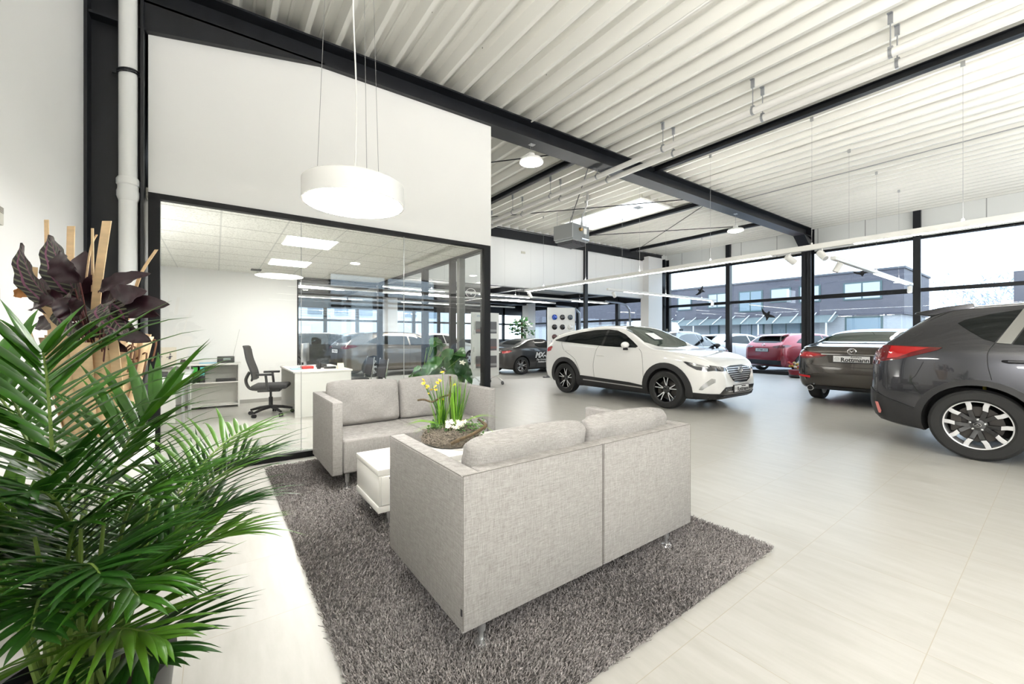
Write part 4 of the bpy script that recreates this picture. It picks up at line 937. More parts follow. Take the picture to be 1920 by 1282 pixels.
for (a, b_, d, w_, top) in LV:
    p0 = at(*a, d)-OQ; p1 = at(*b_, d-.02+rq.uniform(-.06, .06))-OQ
    bigleaf(p0, p1, w_, ct if top else cm, (-FW*1.0+Vector((rq.uniform(-.5, .5), rq.uniform(-.5, .5), rq.uniform(-.1, .6)))), o, curl=rq.uniform(.05, .3), label='leaf showing its striped upper side' if top else None)
    MB().tube([p0, (p0+Vector((0, 0, 1.0)))*.5*0+p0*.5+Vector((0, 0, .55)), Vector((0, 0, .9))], .003, 5).build('leaf_stalk', mat('stalk_red', (.10, .03, .03), .5), o)
bigleaf(at(70, 545, 1.78)-OQ, at(25, 555, 1.75)-OQ, .05, mat('dry_leaf', (.32, .14, .04), .8), -FW, o, 'dry_leaf', .4)
for k in range(9):  # dry fibres at the pot edge
    a = rq.uniform(-.5, .4); z = rq.uniform(1.0, 1.25)
    p = RT*.16+FW*a*.2+Vector((0, 0, z)); MB().tube(smoothpath([p, p+RT*.05+Vector((0, 0, rq.uniform(-.05, .05))), p+RT*.03+Vector((0, 0, -.09))], 4), .004, 5).build('dry_root', mat('root_brown', (.20, .10, .06), .9), o)

# planted bowl on the coffee table
o = empty('flower_arrangement', (1.56, 2.98, .415), label='spring flower arrangement with yellow blooms and driftwood on the coffee table', cat='flower arrangement')
rf_ = random.Random(9)
MB().lathe([(0, 0), (.14, 0), (.19, .03), (.185, .06), (0, .06)], 30).build('bowl', mat('bowl_brown', (.10, .07, .05), .6), o, smooth=True)
ms = MB(); prof = 26
vs = []; nr = 12
for i in range(nr+1):
    for k in range(40):
        a = 2*PI*k/40; r = .235*math.sin(i/nr*PI/2)*(1+.05*math.sin(3*a+1)); z = .012+.115*math.cos(i/nr*PI/2)**.7
        vs.append((r*math.cos(a)*(1+rf_.uniform(-.02, .02)), r*math.sin(a)*1.0, z+rf_.uniform(-.006, .006)))
ms.add(vs, [(i*40+k, i*40+(k+1) % 40, (i+1)*40+(k+1) % 40, (i+1)*40+k) for i in range(nr) for k in range(40)])
ms.build('moss_mound', noise_tint(mat('moss_grey', (.10, .085, .065), .95), (60, 60, 60), .6, bump=.8, bscale=(90, 90, 90), dist=.01), o)
cu = MB()
for k in range(900):
    a = rf_.uniform(0, 2*PI); q = rf_.random()**.6; r = .238*math.sin(q*PI/2); z = .02+.115*math.cos(q*PI/2)**.7
    p = Vector((r*math.cos(a), r*math.sin(a), z)); d = Vector((rf_.uniform(-1, 1), rf_.uniform(-1, 1), rf_.uniform(-.2, .9))).normalized()*.022; e = Vector((rf_.uniform(-1, 1), rf_.uniform(-1, 1), rf_.uniform(-.5, .5)))*.014
    cu.tube([p, p+d*.6+e*.5, p+d+e], .0014, 4, cap=False)
q = cu.build('grey_moss', mat('moss_light', (.26, .22, .18), .95), o); q['kind'] = 'stuff'
GR = leafmat('narcissus_green', (.17, .36, .035), .4, .2); GD = leafmat('narcissus_dark', (.05, .16, .02), .4, .2)
IM = RT.copy()
def L2(u, z, dep=0): return RT*u+FW*dep+Vector((0, 0, z))
for k in range(80):
    u0 = rf_.choice((-.07, .035))+rf_.uniform(-.035, .035); d0 = rf_.uniform(-.04, .04); h = rf_.uniform(.24, .50) if u0 < 0 else rf_.uniform(.28, .48)
    p = L2(u0, .10, d0); lean = L2(rf_.uniform(-.42, .25) if u0 < 0 else rf_.uniform(-.15, .34), 1, rf_.uniform(-.15, .15))
    m_ = MB(); blade(m_, p, lean, h, .012, rf_.uniform(0, .12), seg=7); m_.build('narcissus_leaf', GR if k % 3 else GD, o, smooth=True)
for k in range(15):   # long drooping blades
    sgn = -1 if k < 9 else 1; m_ = MB(); blade(m_, L2(sgn*.05, .12, rf_.uniform(-.05, .05)), L2(sgn*1.0, rf_.uniform(.3, .9), rf_.uniform(-.4, .3)), rf_.uniform(.25, .42), .012, rf_.uniform(.8, 1.5), seg=9); m_.build('grass_blade', GR, o, smooth=True)
YEL = mat('petal_yellow', (.80, .52, .03), .5); 
def bloom(p, r, m, n=6, tilt=None):
    mb = MB(); ax = (tilt or Vector((rf_.uniform(-.6, .6), rf_.uniform(-.6, .6), .7))).normalized(); s = ax.orthogonal().normalized(); t2 = ax.cross(s)
    for k in range(n):
        a = 2*PI*k/n; d = s*math.cos(a)+t2*math.sin(a); e = s*-math.sin(a)+t2*math.cos(a)
        mb.add([p, p+d*r*.55+e*r*.3+ax*r*.1, p+d*r*1.1+ax*r*.15, p+d*r*.55-e*r*.3+ax*r*.1], [(0, 1, 2, 3)])
    mb.ball(p+ax*r*.2, r*.33, 1, 1, 1, 7, 5); return mb
# yellow star flowers on stems; (u,z) over the bowl in the viewer's plane
for (fx, fy) in ((829, 698), (824, 716), (816, 725), (809, 731), (801, 727), (795, 718), (794, 712), (817, 731), (805, 737), (831, 749), (851, 722), (851, 738), (826, 712), (861, 805), (868, 788), (800, 725), (820, 718)):
    base = Vector((1.56, 2.98, .415)); d = 3.33; P = at(fx, fy, d)-base
    u0 = -.06 if fx < 845 else .03
    P = P+FW*rf_.uniform(-.04, .04)
    bloom(P, .020, YEL).build('yellow_flower', YEL, o, smooth=True)
    MB().tube(smoothpath([L2(u0, .1), P*.5+L2(u0*.5, .07), P], 4), .0022, 5).build('flower_stem', GD, o)
WP = mat('petal_white', (.82, .80, .66), .5)
for k in range(42):
    u = .03+rf_.uniform(-.06, .09); P = L2(u, .135+rf_.uniform(-.01, .045), -.06+rf_.uniform(-.05, .06)); bloom(P, .018, WP, 5, Vector((-.2, -.6, .8))).build('white_flower', WP, o, smooth=True)
for (u, z, dp) in ((.17, .20, 0), (.19, .185, .03)): bloom(L2(u, z, dp), .02, WP, 5).build('white_flower', WP, o, smooth=True)
PG = leafmat('primrose_leaf', (.02, .07, .012), .5)
for k in range(16):
    a = rf_.uniform(0, 2*PI); p = L2(.03+.03*math.cos(a), .10, -.05+.03*math.sin(a)); e = p+L2(.09*math.cos(a), rf_.uniform(-.02, .03), .09*math.sin(a)); bigleaf(p, e, .055, PG, Vector((0, 0, 1)), o, 'leaf', .2)
IV = leafmat('ivy_green', (.06, .15, .03), .5)
iv = MB()
for k in range(420):
    if k % 2: c = L2(rf_.uniform(-.17, -.07), rf_.uniform(.08, .16), rf_.uniform(-.1, .1))
    else: c = L2(rf_.uniform(.10, .27), rf_.uniform(.03, .17), rf_.uniform(-.12, .1))
    d = Vector((rf_.uniform(-1, 1), rf_.uniform(-1, 1), rf_.uniform(-.3, 1))).normalized(); s = d.orthogonal().normalized()*.007
    iv.add([c, c+d*.012+s, c+d*.026, c+d*.012-s], [(0, 1, 2, 3)])
q = iv.build('trailing_leaves', IV, o); q['kind'] = 'stuff'
BR = noise_tint(mat('branch_bark', (.085, .058, .028), .8), (30, 30, 30), .4, bump=.5)
pts = [at(846, 832, 3.05), at(862, 824, 3.05), at(882, 816, 3.08), at(905, 803, 3.15), at(911, 797, 3.2), at(904, 791, 3.3), at(897, 786, 3.35)]
MB().tube([p-Vector((1.56, 2.98, .415)) for p in smoothpath(pts, 5)], [.015]*5+[.013]*20+[.009]*6, 10).build('driftwood', BR, o, smooth=True)
pts = [at(783, 750, 3.3), at(795, 749, 3.3), at(811, 753, 3.3), at(828, 744, 3.32), at(843, 740, 3.34), at(848, 738, 3.34)]
MB().tube([p-Vector((1.56, 2.98, .415)) for p in smoothpath(pts, 5)], .008, 8).build('twig', BR, o, smooth=True)
pts = [at(844, 705, 3.34), at(845, 725, 3.34), at(844, 745, 3.34), at(848, 790, 3.34)]
MB().tube([p-Vector((1.56, 2.98, .415)) for p in smoothpath(pts, 4)], .009, 8).build('twig', BR, o, smooth=True)

# broad-leaved house plant behind the far sofa, inside the office
o = empty('house_plant', (2.38, 5.45, 0), label='broad-leaved green plant behind the office glass, above the far sofa', cat='plant')
OH = Vector((2.38, 5.45, 0)); BL = leafmat('broad_green', (.035, .13, .02), .3); BD = leafmat('broad_dark', (.012, .055, .012), .3)
MB().lathe([(0, 0), (.14, 0), (.17, .34), (.15, .34), (0, .30)], 28).build('pot', MATS['pot_white'], o, smooth=True)
rh = random.Random(12)
for (a, b_, k) in (((822, 672), (778, 735), 0), ((828, 670), (800, 700), 0), ((835, 668), (848, 700), 0), ((845, 665), (880, 690), 1), ((862, 672), (868, 718), 1), ((864, 690), (885, 720), 1), ((808, 650), (826, 636), 0), ((800, 652), (818, 665), 1),
                   ((815, 640), (832, 650), 0), ((790, 690), (770, 715), 0), ((800, 700), (770, 722), 0), ((850, 655), (830, 680), 0), ((820, 690), (815, 730), 0), ((855, 660), (873, 668), 0), ((840, 680), (790, 690), 0), ((795, 705), (812, 725), 0), ((830, 655), (812, 645), 1), ((850, 690), (840, 730), 0)):
    p0 = at(*a, 5.65+rh.uniform(-.15, .15))-OH; p1 = at(*b_, 5.6+rh.uniform(-.2, .2))-OH
    bigleaf(p0, p1, .17, BD if k else BL, -FW+Vector((0, 0, rh.uniform(.3, 1.2))), o, curl=.2)
    MB().tube(smoothpath([Vector((0, 0, .3)), Vector((p0.x*.4, p0.y*.4, p0.z*.7)), p0], 4), .006, 6).build('leaf_stalk', STEMG, o)
bloom(at(867, 680, 5.5)-OH, .05, WP, 5).build('white_flower', WP, o, smooth=True)
# small tree in the next hall
o = empty('potted_tree', (10.3, 13.4, 0), label='potted green plant standing in the next hall behind the dark sports car', cat='plant')
MB().lathe([(0, 0), (.3, 0), (.35, .6), (0, .55)], 20).build('pot', MATS['pot_white'], o, smooth=True)
MB().tube([(0, 0, .5), (0, 0, 1.9)], .04, 8).build('trunk', BR, o)
lf = MB(); 
for k in range(160):
    c = Vector((rh.uniform(-.4, .4), rh.uniform(-.4, .4), 1.65+rh.uniform(-.35, .4))); d = Vector((rh.uniform(-1, 1), rh.uniform(-1, 1), rh.uniform(-1, .6))).normalized()*.2; s = d.orthogonal().normalized()*.06
    lf.add([c, c+d*.5+s, c+d, c+d*.5-s], [(0, 1, 2, 3)])
q = lf.build('foliage', BD, o); q['kind'] = 'stuff'
# ============================================================ cars
def pchip(pts):
    """monotone cubic through (x,y) points"""
    xs = [p[0] for p in pts]; ys_ = [p[1] for p in pts]; n = len(xs)
    h = [xs[i+1]-xs[i] for i in range(n-1)]; dl = [(ys_[i+1]-ys_[i])/h[i] for i in range(n-1)]; m = [0]*n
    for i in range(1, n-1):
        if dl[i-1]*dl[i] > 0:
            w1 = 2*h[i]+h[i-1]; w2 = h[i]+2*h[i-1]; m[i] = (w1+w2)/(w1/dl[i-1]+w2/dl[i])
    m[0] = dl[0]; m[-1] = dl[-1]
    def f(x):
        if x <= xs[0]: return ys_[0]
        if x >= xs[-1]: return ys_[-1]
        i = 0
        while xs[i+1] < x: i += 1
        t = (x-xs[i])/h[i]; a = (1+2*t)*(1-t)**2; b = t*(1-t)**2; c = t*t*(3-2*t); d = t*t*(t-1)
        return a*ys_[i]+b*h[i]*m[i]+c*ys_[i+1]+d*h[i]*m[i+1]
    return f
def carpaint(name, col, metal=.5, rough=.35):
    m = mat(name, col, rough, metal, coat=1); return m
AUTOGLASS = mat('car_glass', (.006, .008, .008), .05, spec=.3)
TYRE = mat('tyre_rubber', (.014, .014, .014), .75); TRIM = mat('black_trim', (.016, .016, .017), .5); GLOSSB = mat('gloss_black', (.006, .006, .007), .1, coat=1)
REDL = mat('red_lens', (.42, .008, .01), .1, coat=1); REDD = mat('dark_red_lens', (.12, .004, .006), .12, coat=1); CLEARL = mat('clear_lens', (.45, .45, .45), .08, .6, coat=1); LAMPD = mat('lamp_dark', (.03, .03, .033), .12, coat=1)
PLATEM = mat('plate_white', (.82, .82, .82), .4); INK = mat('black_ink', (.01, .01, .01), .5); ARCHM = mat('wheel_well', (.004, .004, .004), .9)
RIMM = mat('rim_silver', (.72, .72, .73), .3, .45); RIMK = mat('rim_black', (.012, .012, .013), .25, coat=.6); DISC = mat('brake_steel', (.06, .055, .05), .5, .6)
def wheel(parent, x, y, R, rimr, wd, side, style, name='wheel'):
    """tyre with rim; outer face looks to side*y. style: n spoke pairs, colours"""
    t = MB(); h = wd/2; M = Matrix.Rotation(-PI/2*side, 4, 'X')
    t.lathe([(rimr*.97, -h*.85), (rimr+.012, -h*.98), (R-.03, -h), (R-.008, -h*.86), (R, -h*.6), (R, h*.6), (R-.008, h*.86), (R-.03, h), (rimr+.012, h*.98), (rimr*.97, h*.80)], 56, M, closed=True)
    w_ = t.build(name, TYRE, parent, smooth=True); w_.location = (x, y, R)
    tr = MB()
    if style.get('tread'):
        for zz in (-.5, -.17, .17, .5): tr.lathe([(R-.006, h*zz-.006), (R+.0006, h*zz-.006), (R+.0006, h*zz+.006), (R-.006, h*zz+.006)], 56, M, closed=True)
        tr.build('tread_groove', ARCHM, w_, smooth=True)
    f = h*.80
    r = MB(); r.lathe([(rimr*.96, -h*.8), (rimr*.96, f-.03), (rimr*.985, f-.006), (rimr*.97, f), (rimr*.93, f-.004), (rimr*.92, f-.04), (rimr*.92, -h*.8)], 56, M, closed=True)
    r.build('rim', style['lip'], w_, smooth=True)
    sp_ = MB(); mc = MB(); n = style['n']
    def rad(ang, r_, z, tq=0):
        return M @ Vector((r_*math.cos(ang)-tq*math.sin(ang), r_*math.sin(ang)+tq*math.cos(ang), z))
    for k in range(n):
        a0 = 2*PI*k/n+style.get('rot', 0)
        for s in (-1, 1) if style['split'] else (0,):
            A = a0+s*style['split']; 
            for (mb, w0, w1, zt, r0, r1, inset) in ((sp_, style['w0'], style['w1'], 0, .05, rimr*.94, 0),)+(((mc, style['w0']*style['mf'], style['w1']*style['mf1'], .0015, rimr*style['ms'], rimr*.93, 0),) if style.get('mf') else ()):
                vs = []
                for (rr_, ww) in ((r0, w0), ((r0+r1)/2, (w0+w1)/2), (r1, w1)):
                    tt = (rr_-.05)/(rimr*.94-.05); ang = a0+(A-a0)*min(1, tt*1.0+.25) if s else a0
                    zf = f-.012-.028*(1-tt)**2+zt-.006*tt
                    vs += [rad(ang, rr_, zf-(.03 if zt == 0 else .002), -ww/2), rad(ang, rr_, zf-(.03 if zt == 0 else .002), ww/2), rad(ang, rr_, zf, ww/2*.8), rad(ang, rr_, zf, -ww/2*.8)]
                fs = []
                for j in range(2):
                    o_ = j*4
                    for e in range(4): fs.append((o_+e, o_+(e+1) % 4, o_+4+(e+1) % 4, o_+4+e))
                fs += [(0, 1, 2, 3), (8, 9, 10, 11)]
                mb.add(vs, fs)
            if style.get('nuts'): mc.build('spoke_face', style['face'], w_); mc = MB()
    sp_.build('spoke_ring', style['spoke'], w_, bevel=0)
    if style.get('mf') and not style.get('nuts'): mc.build('spoke_face', style['face'], w_)
    hb = MB(); hb.lathe([(.075, f-.07), (.072, f-.042), (.03, f-.034), (0, f-.032)], 28, M); hb.build('hub', style['spoke'], w_, smooth=True)
    if style.get('nuts'):
        nb = MB()
        for k in range(5):
            a = 2*PI*k/5+.3; c = M @ Vector((.055*math.cos(a), .055*math.sin(a), f-.036)); nb.ball(c, .0115, 1, .6, 1, 8, 6)
        nb.build('wheel_nut', CHROME, w_, smooth=True)
        emblem('hub_emblem', .022, CHROME, w_, M @ Matrix.Translation((0, 0, f-.029)) @ Matrix.Rotation(PI, 4, 'Z'))
    db = MB(); db.lathe([(.08, -.02), (rimr*.72, -.02), (rimr*.72, .0), (.08, .0)], 32, M, closed=True); db.box(*(sorted((-rimr*.75, -rimr*.45))), -.03, .03, -.09, .09); db.build('brake_disc', DISC, w_)
    return w_
W_CX = dict(n=5, split=.20, w0=.030, w1=.034, lip=RIMK, spoke=RIMK, face=RIMM, mf=.62, mf1=.42, ms=.28, rot=.3)
W_CX5 = dict(n=5, split=.34, w0=.044, w1=.050, lip=RIMM, spoke=RIMK, face=RIMM, mf=.9, mf1=.82, ms=.62, rot=-.32, nuts=True, tread=True)
W_SIL = dict(n=5, split=.19, w0=.026, w1=.030, lip=RIMM, spoke=RIMM, face=RIMM)
W_BLK = dict(n=5, split=.20, w0=.024, w1=.022, lip=mat('rim_grey', (.2, .2, .2), .3, .8), spoke=mat('rim_grey', (.2, .2, .2), .3, .8), face=RIMM, mf=.6, mf1=.4, ms=.3)

GRILLEM = mat('grille_black', (.008, .008, .009), .45, spec=.25)
class Car:
    def __init__(s, name, loc, rz, label, paint, top, bot, wid, belt, roofw, axles, arch, R, group=None, sill=None, crown=.0):
        s.o = empty(name, loc, rz, label, 'car', group); s.paint = paint; s.axles = axles; s.R = R
        T, B, W, K, RW_ = pchip(top), pchip(bot), pchip(wid), pchip(belt), pchip(roofw)
        xa, xb = top[0][0], top[-1][0]; s.xa, s.xb = xa, xb
        n = 110; xs = [xa+(xb-xa)*(.5-.5*math.cos(PI*i/n))*.72+(xb-xa)*(i/n)*.28 for i in range(n+1)]
        ring0 = None; vs = []; fs = []
        for x in xs:
            zb, zt, w_, kb, rw = B(x), T(x), W(x), K(x), RW_(x)
            zt = max(zt, zb+.04); zs_ = min(kb, zb+(zt-zb)*.94); g = zt-zs_; k = min(1, g/.42)
            hs = zs_-zb; wr = w_*(.93-(.93-rw)*k)
            P = [(0, zb), (.72*w_, zb), (.90*w_, zb+.02*min(1, hs/.3)), (.975*w_, zb+.20*hs), (1.0*w_, zb+.48*hs), (.992*w_, zb+.76*hs), (.975*w_, zb+.93*hs), (.945*w_, zs_+.04*g*k+.15*g*(1-k)),
                 (.93*w_*(1-.5)+wr*.5+.01*k, zs_+.45*g), (wr, zs_+.82*g), (wr*.86, zs_+.945*g), (wr*.45, zs_+.99*g), (0, zt)]
            half = []
            for i in range(len(P)-1):
                a = P[max(i-1, 0)]; b = P[i]; c = P[i+1]; d = P[min(i+2, len(P)-1)]
                if i == 0: a = (-P[1][0], P[1][1])
                if i == len(P)-2: d = (-P[-2][0], P[-2][1])
                for q in range(4):
                    t = q/4; pt = [.5*((2*b[e])+(c[e]-a[e])*t+(2*a[e]-5*b[e]+4*c[e]-d[e])*t*t+(3*b[e]-a[e]-3*c[e]+d[e])*t**3) for e in (0, 1)]; half.append(pt)
            half.append(P[-1])
            ring = [(x, -y, z) for y, z in half]+[(x, y, z) for y, z in half[-2:0:-1]]
            m = len(ring); vs += ring
        for i in range(n):
            for k in range(m): fs.append((i*m+k, i*m+(k+1) % m, (i+1)*m+(k+1) % m, (i+1)*m+k))
        fs.append(tuple(range(m-1, -1, -1))); fs.append(tuple(n*m+k for k in range(m)))
        s.bvh = BVHTree.FromPolygons([Vector(v) for v in vs], fs)
        mb = MB(); mb.add(vs, fs); body = mb.build('body', [paint, ARCHM], s.o, smooth=True, angle=50)
        body.data.polygons.foreach_set('material_index', [0]*len(body.data.polygons))
        # wheel wells
        for ax in axles:
            for sd in (-1, 1):
                c = MB(); c.lathe([(arch, -.19), (arch, .3)], 48, Matrix.Translation((ax, sd*(.75), R)) @ Matrix.Rotation(-PI/2*sd, 4, 'X'))
                co = c.build('cut', ARCHM, s.o); bpy.context.view_layer.update(); md = body.modifiers.new('b', 'BOOLEAN'); md.operation = 'DIFFERENCE'; md.solver = 'EXACT'; md.object = co
                dg = bpy.context.evaluated_depsgraph_get(); me = bpy.data.meshes.new_from_object(body.evaluated_get(dg)); body.modifiers.clear(); body.data = me; bpy.data.objects.remove(co)
        me = body.data; idx = []
        for p in me.polygons:
            c = p.center; dark = 0
            for ax in axles:
                if (c.x-ax)**2+(c.z-R)**2 < (arch+.004)**2 and abs(c.y) > .5: 
                    nn = p.normal; rd = Vector((c.x-ax, 0, c.z-R))
                    if rd.length < .02 or rd.normalized().dot(nn) < -.5 or abs(abs(c.y)-.56) < .02: dark = 1
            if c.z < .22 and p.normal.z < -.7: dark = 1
            idx.append(dark)
        me.materials.clear(); me.materials.append(paint); me.materials.append(ARCHM)
        me.polygons.foreach_set('material_index', idx); me.shade_smooth(); me.set_sharp_from_angle(angle=math.radians(50)); me.update(); s.body = body
    def ray(s, axis, u, v):
        if axis in 'RL': sg = -1 if axis == 'R' else 1; a, d = Vector((u, sg*3, v)), Vector((0, -sg, 0))
        elif axis in 'FB': sg = 1 if axis == 'F' else -1; a, d = Vector((sg*5, u, v)), Vector((-sg, 0, 0))
        else: a, d = Vector((u, v, 4)), Vector((0, 0, -1))
        return s.bvh.ray_cast(a, d)
    def panel(s, name, axis, poly, m, off=.004, step=.06, parent=None, label=None, mirror=False, smooth_poly=0, thick=None):
        """a shaped piece that lies on the body; poly seen from the side (x,z), front/back (y,z) or top (x,y)"""
        P = [Vector(p) for p in poly]
        if smooth_poly:
            n = len(P); Q = []
            for i in range(n):
                a, b, c, d = P[i-1], P[i], P[(i+1) % n], P[(i+2) % n]
                for q in range(smooth_poly):
                    t = q/smooth_poly; Q.append(.5*((2*b)+(c-a)*t+(2*a-5*b+4*c-d)*t*t+(3*b-a-3*c+d)*t**3))
            P = Q
        out = []
        for i in range(len(P)):
            a, b = P[i], P[(i+1) % len(P)]; k = max(1, int((b-a).length/step+.5))
            for q in range(k): out.append(a+(b-a)*q/k)
        nb = len(out); x0 = min(p.x for p in out); x1 = max(p.x for p in out); y0 = min(p.y for p in out); y1 = max(p.y for p in out)
        def inside(p):
            c = False
            for i in range(nb):
                a, b = out[i], out[i-1]
                if (a.y > p.y) != (b.y > p.y) and p.x < (b.x-a.x)*(p.y-a.y)/(b.y-a.y)+a.x: c = not c
            return c
        pts = list(out); x = x0+step/2
        while x < x1:
            y = y0+step/2
            while y < y1:
                p = Vector((x, y))
                if inside(p) and min((p-q).length for q in out) > step*.4: pts.append(p)
                y += step
            x += step
        r = delaunay_2d_cdt([Vector((p.x, p.y)) for p in pts], [(i, (i+1) % nb) for i in range(nb)], [], 1, 1e-5)
        V = []; ok = []
        last = None
        for p in r[0]:
            h = s.ray(axis, p.x, p.y)
            if h[0] is None: ok.append(False); V.append(Vector((0, 0, 0))); continue
            nr = h[1].copy()
            dv = {'R': Vector((0, -1, 0)), 'L': Vector((0, 1, 0)), 'F': Vector((1, 0, 0)), 'B': Vector((-1, 0, 0)), 'T': Vector((0, 0, 1))}[axis]
            if nr.dot(dv) < 0: nr = -nr
            V.append(h[0]+nr*off); ok.append(True)
        F = [f for f in r[2] if all(ok[i] for i in f)]
        base = [p for p in V]
        use = sorted({i for f in F for i in f}); mp_ = {o_: i for i, o_ in enumerate(use)}
        if not F: return None
        vs = [tuple(V[i]) for i in use]; fs = [tuple(mp_[i] for i in f) for f in F]
        # skirt down into the body
        cnt = {}
        for f in fs:
            for i in range(len(f)):
                e = (f[i], f[(i+1) % len(f)]); k = tuple(sorted(e)); cnt[k] = cnt.get(k, 0)+1
        dv = {'R': Vector((0, 1, 0)), 'L': Vector((0, -1, 0)), 'F': Vector((-1, 0, 0)), 'B': Vector((1, 0, 0)), 'T': Vector((0, 0, -1))}[axis]
        n0 = len(vs); sk_ = {}
        for (a, b), c in list(cnt.items()):
            if c == 1:
                for q in (a, b):
                    if q not in sk_: sk_[q] = len(vs); vs.append(tuple(Vector(vs[q])+dv*(off+.004)))
                fs.append((a, b, sk_[b], sk_[a]))
        mb = MB(); mb.add(vs, fs); q = mb.build(name, m, parent or s.o, smooth=True, angle=35, label=label)
        if mirror: 
            mb2 = MB(); mb2.add([(v[0], -v[1], v[2]) for v in vs], fs); mb2.build(name, m, parent or s.o, smooth=True, angle=35, label=label)
        return q
    def seam(s, axis, path, m=None, r=.0035, mirror=False, name='door_gap'):
        m = m or mat('gap_dark', (.01, .01, .01), .7)
        P = smoothpath([Vector((p[0], p[1], 0)) for p in path], 6); Q = []
        for p in P:
            h = s.ray(axis, p.x, p.y)
            if h[0] is not None: Q.append(h[0])
        if len(Q) > 2:
            MB().tube(Q, r, 5).build(name, m, s.o)
            if mirror: MB().tube([Vector((q.x, -q.y, q.z)) for q in Q], r, 5).build(name, m, s.o)
    def archtrim(s, m, r0, r1, off=.014, a0=-.12, a1=PI+.12, sides='RL'):
        for ax in s.axles:
            for sd in sides:
                n = 22; a = [a0+(a1-a0)*i/n for i in range(n+1)]
                poly = [(ax+r0*math.cos(t), s.R+r0*math.sin(t)) for t in a]+[(ax+r1*math.cos(t), s.R+r1*math.sin(t)*.985) for t in reversed(a)]
                s.panel('arch_trim', sd, poly, m, off, step=.05)
    def wheels(s, style, rimr, wd, track, tyre=None):
        for ax in s.axles:
            for sd in (-1, 1): wheel(s.o, ax, sd*track, s.R, rimr, wd, sd, style)
    def mirror_(s, x, y, z, m, sides=(-1, 1)):
        for sd in sides:
            mb = MB(); mb.ball((0, 0, 0), .1, .62, 1.05, .62, 16, 10); c = mb.build('wing_mirror', m, s.o, smooth=True); c.location = (x, sd*(y+.10), z+.02)
            MB().prism([(-.03, 0), (.05, 0), (.03, .07), (-.02, .07)], -.06, .0).build('mirror_foot', TRIM, c, loc=(0, -sd*.03 if sd < 0 else .03, -.10))
    def plate(s, axis, y, z, wd=.52, ht=.11, tilt=0, show=True, back=0):
        x = s.ray(axis, y, z)[0].x; sg = 1 if axis == 'F' else -1
        M = Matrix.Translation((x+sg*(.02+back), y, z)) @ (Matrix(((0, 0, sg, 0), (sg, 0, 0, 0), (0, 1, 0, 0), (0, 0, 0, 1)))) @ Matrix.Rotation(tilt, 4, 'X')
        mb = MB(); mb.box(-wd/2, wd/2, -ht/2, ht/2, -.018, 0, M); p = mb.build('number_plate', PLATEM, s.o)
        fr_ = MB()
        for bx in ((-wd/2-.006, wd/2+.006, -ht/2-.016, -ht/2), (-wd/2-.006, wd/2+.006, ht/2, ht/2+.006), (-wd/2-.006, -wd/2, -ht/2, ht/2), (wd/2, wd/2+.006, -ht/2, ht/2)): fr_.box(*bx, -.02, .004, M)
        fr_.build('plate_frame', TRIM, p)
        if show:
            text_obj('plate_lettering', 'Rottmann', INK, .100, p, .0032, rot=M, loc=(0, 0, 0)).matrix_basis = Matrix()
            p.children[-1].data.transform(M @ Matrix.Translation((.05, -.016, .001)) @ M.inverted())
            t2 = text_obj('plate_lettering', 'Autohaus', INK, .04, p, .0008, rot=M); t2.data.transform(M @ Matrix.Translation((.07, .036, .001)) @ M.inverted())
            emblem('plate_emblem', .026, mat('emblem_grey', (.3, .3, .3), .4), p, M @ Matrix.Translation((-.205, .0, .002)))
        else:
            t2 = text_obj('plate_lettering', 'RT·MA 333', INK, .085, p, .0006, rot=M); t2.data.transform(M @ Matrix.Translation((.02, 0, .001)) @ M.inverted())
        return p

# ---------------- white compact SUV
WHT = carpaint('paint_white', (.87, .86, .84), 0, .3)
c = Car('car', (7.33, 5.51, 0), -PI/2, 'white compact SUV with black wheel arches standing behind the sofas', WHT,
        [(-2.13, .60), (-2.12, .80), (-2.05, .98), (-1.93, 1.15), (-1.80, 1.275), (-1.66, 1.345), (-1.42, 1.41), (-.91, 1.495), (-.4, 1.53), (0, 1.515), (.25, 1.455), (.50, 1.33), (.78, 1.165), (.96, 1.075), (1.08, 1.05), (1.4, 1.02), (1.78, .955), (2.0, .875), (2.10, .79), (2.155, .68), (2.18, .56)],
        [(-2.13, .42), (-2.05, .32), (-1.8, .24), (-1.2, .2), (1.2, .2), (1.9, .22), (2.1, .25), (2.18, .36)],
        [(-2.13, .62), (-2.08, .74), (-1.95, .81), (-1.6, .86), (-1.28, .885), (-.7, .865), (.3, .86), (1.0, .87), (1.285, .885), (1.65, .86), (1.92, .78), (2.08, .66), (2.18, .50)],
        [(-2.13, 1.0), (-1.6, 1.14), (-.8, 1.09), (0, 1.05), (.6, 1.04), (1.1, .99), (1.6, .93), (2.18, .76)],
        [(-2.13, .76), (-1.5, .66), (0, .67), (.3, .69), (1.0, .8)], (-1.285, 1.285), .385, .338)
c.archtrim(TRIM, .383, .487, .016, -.35, PI+.35)
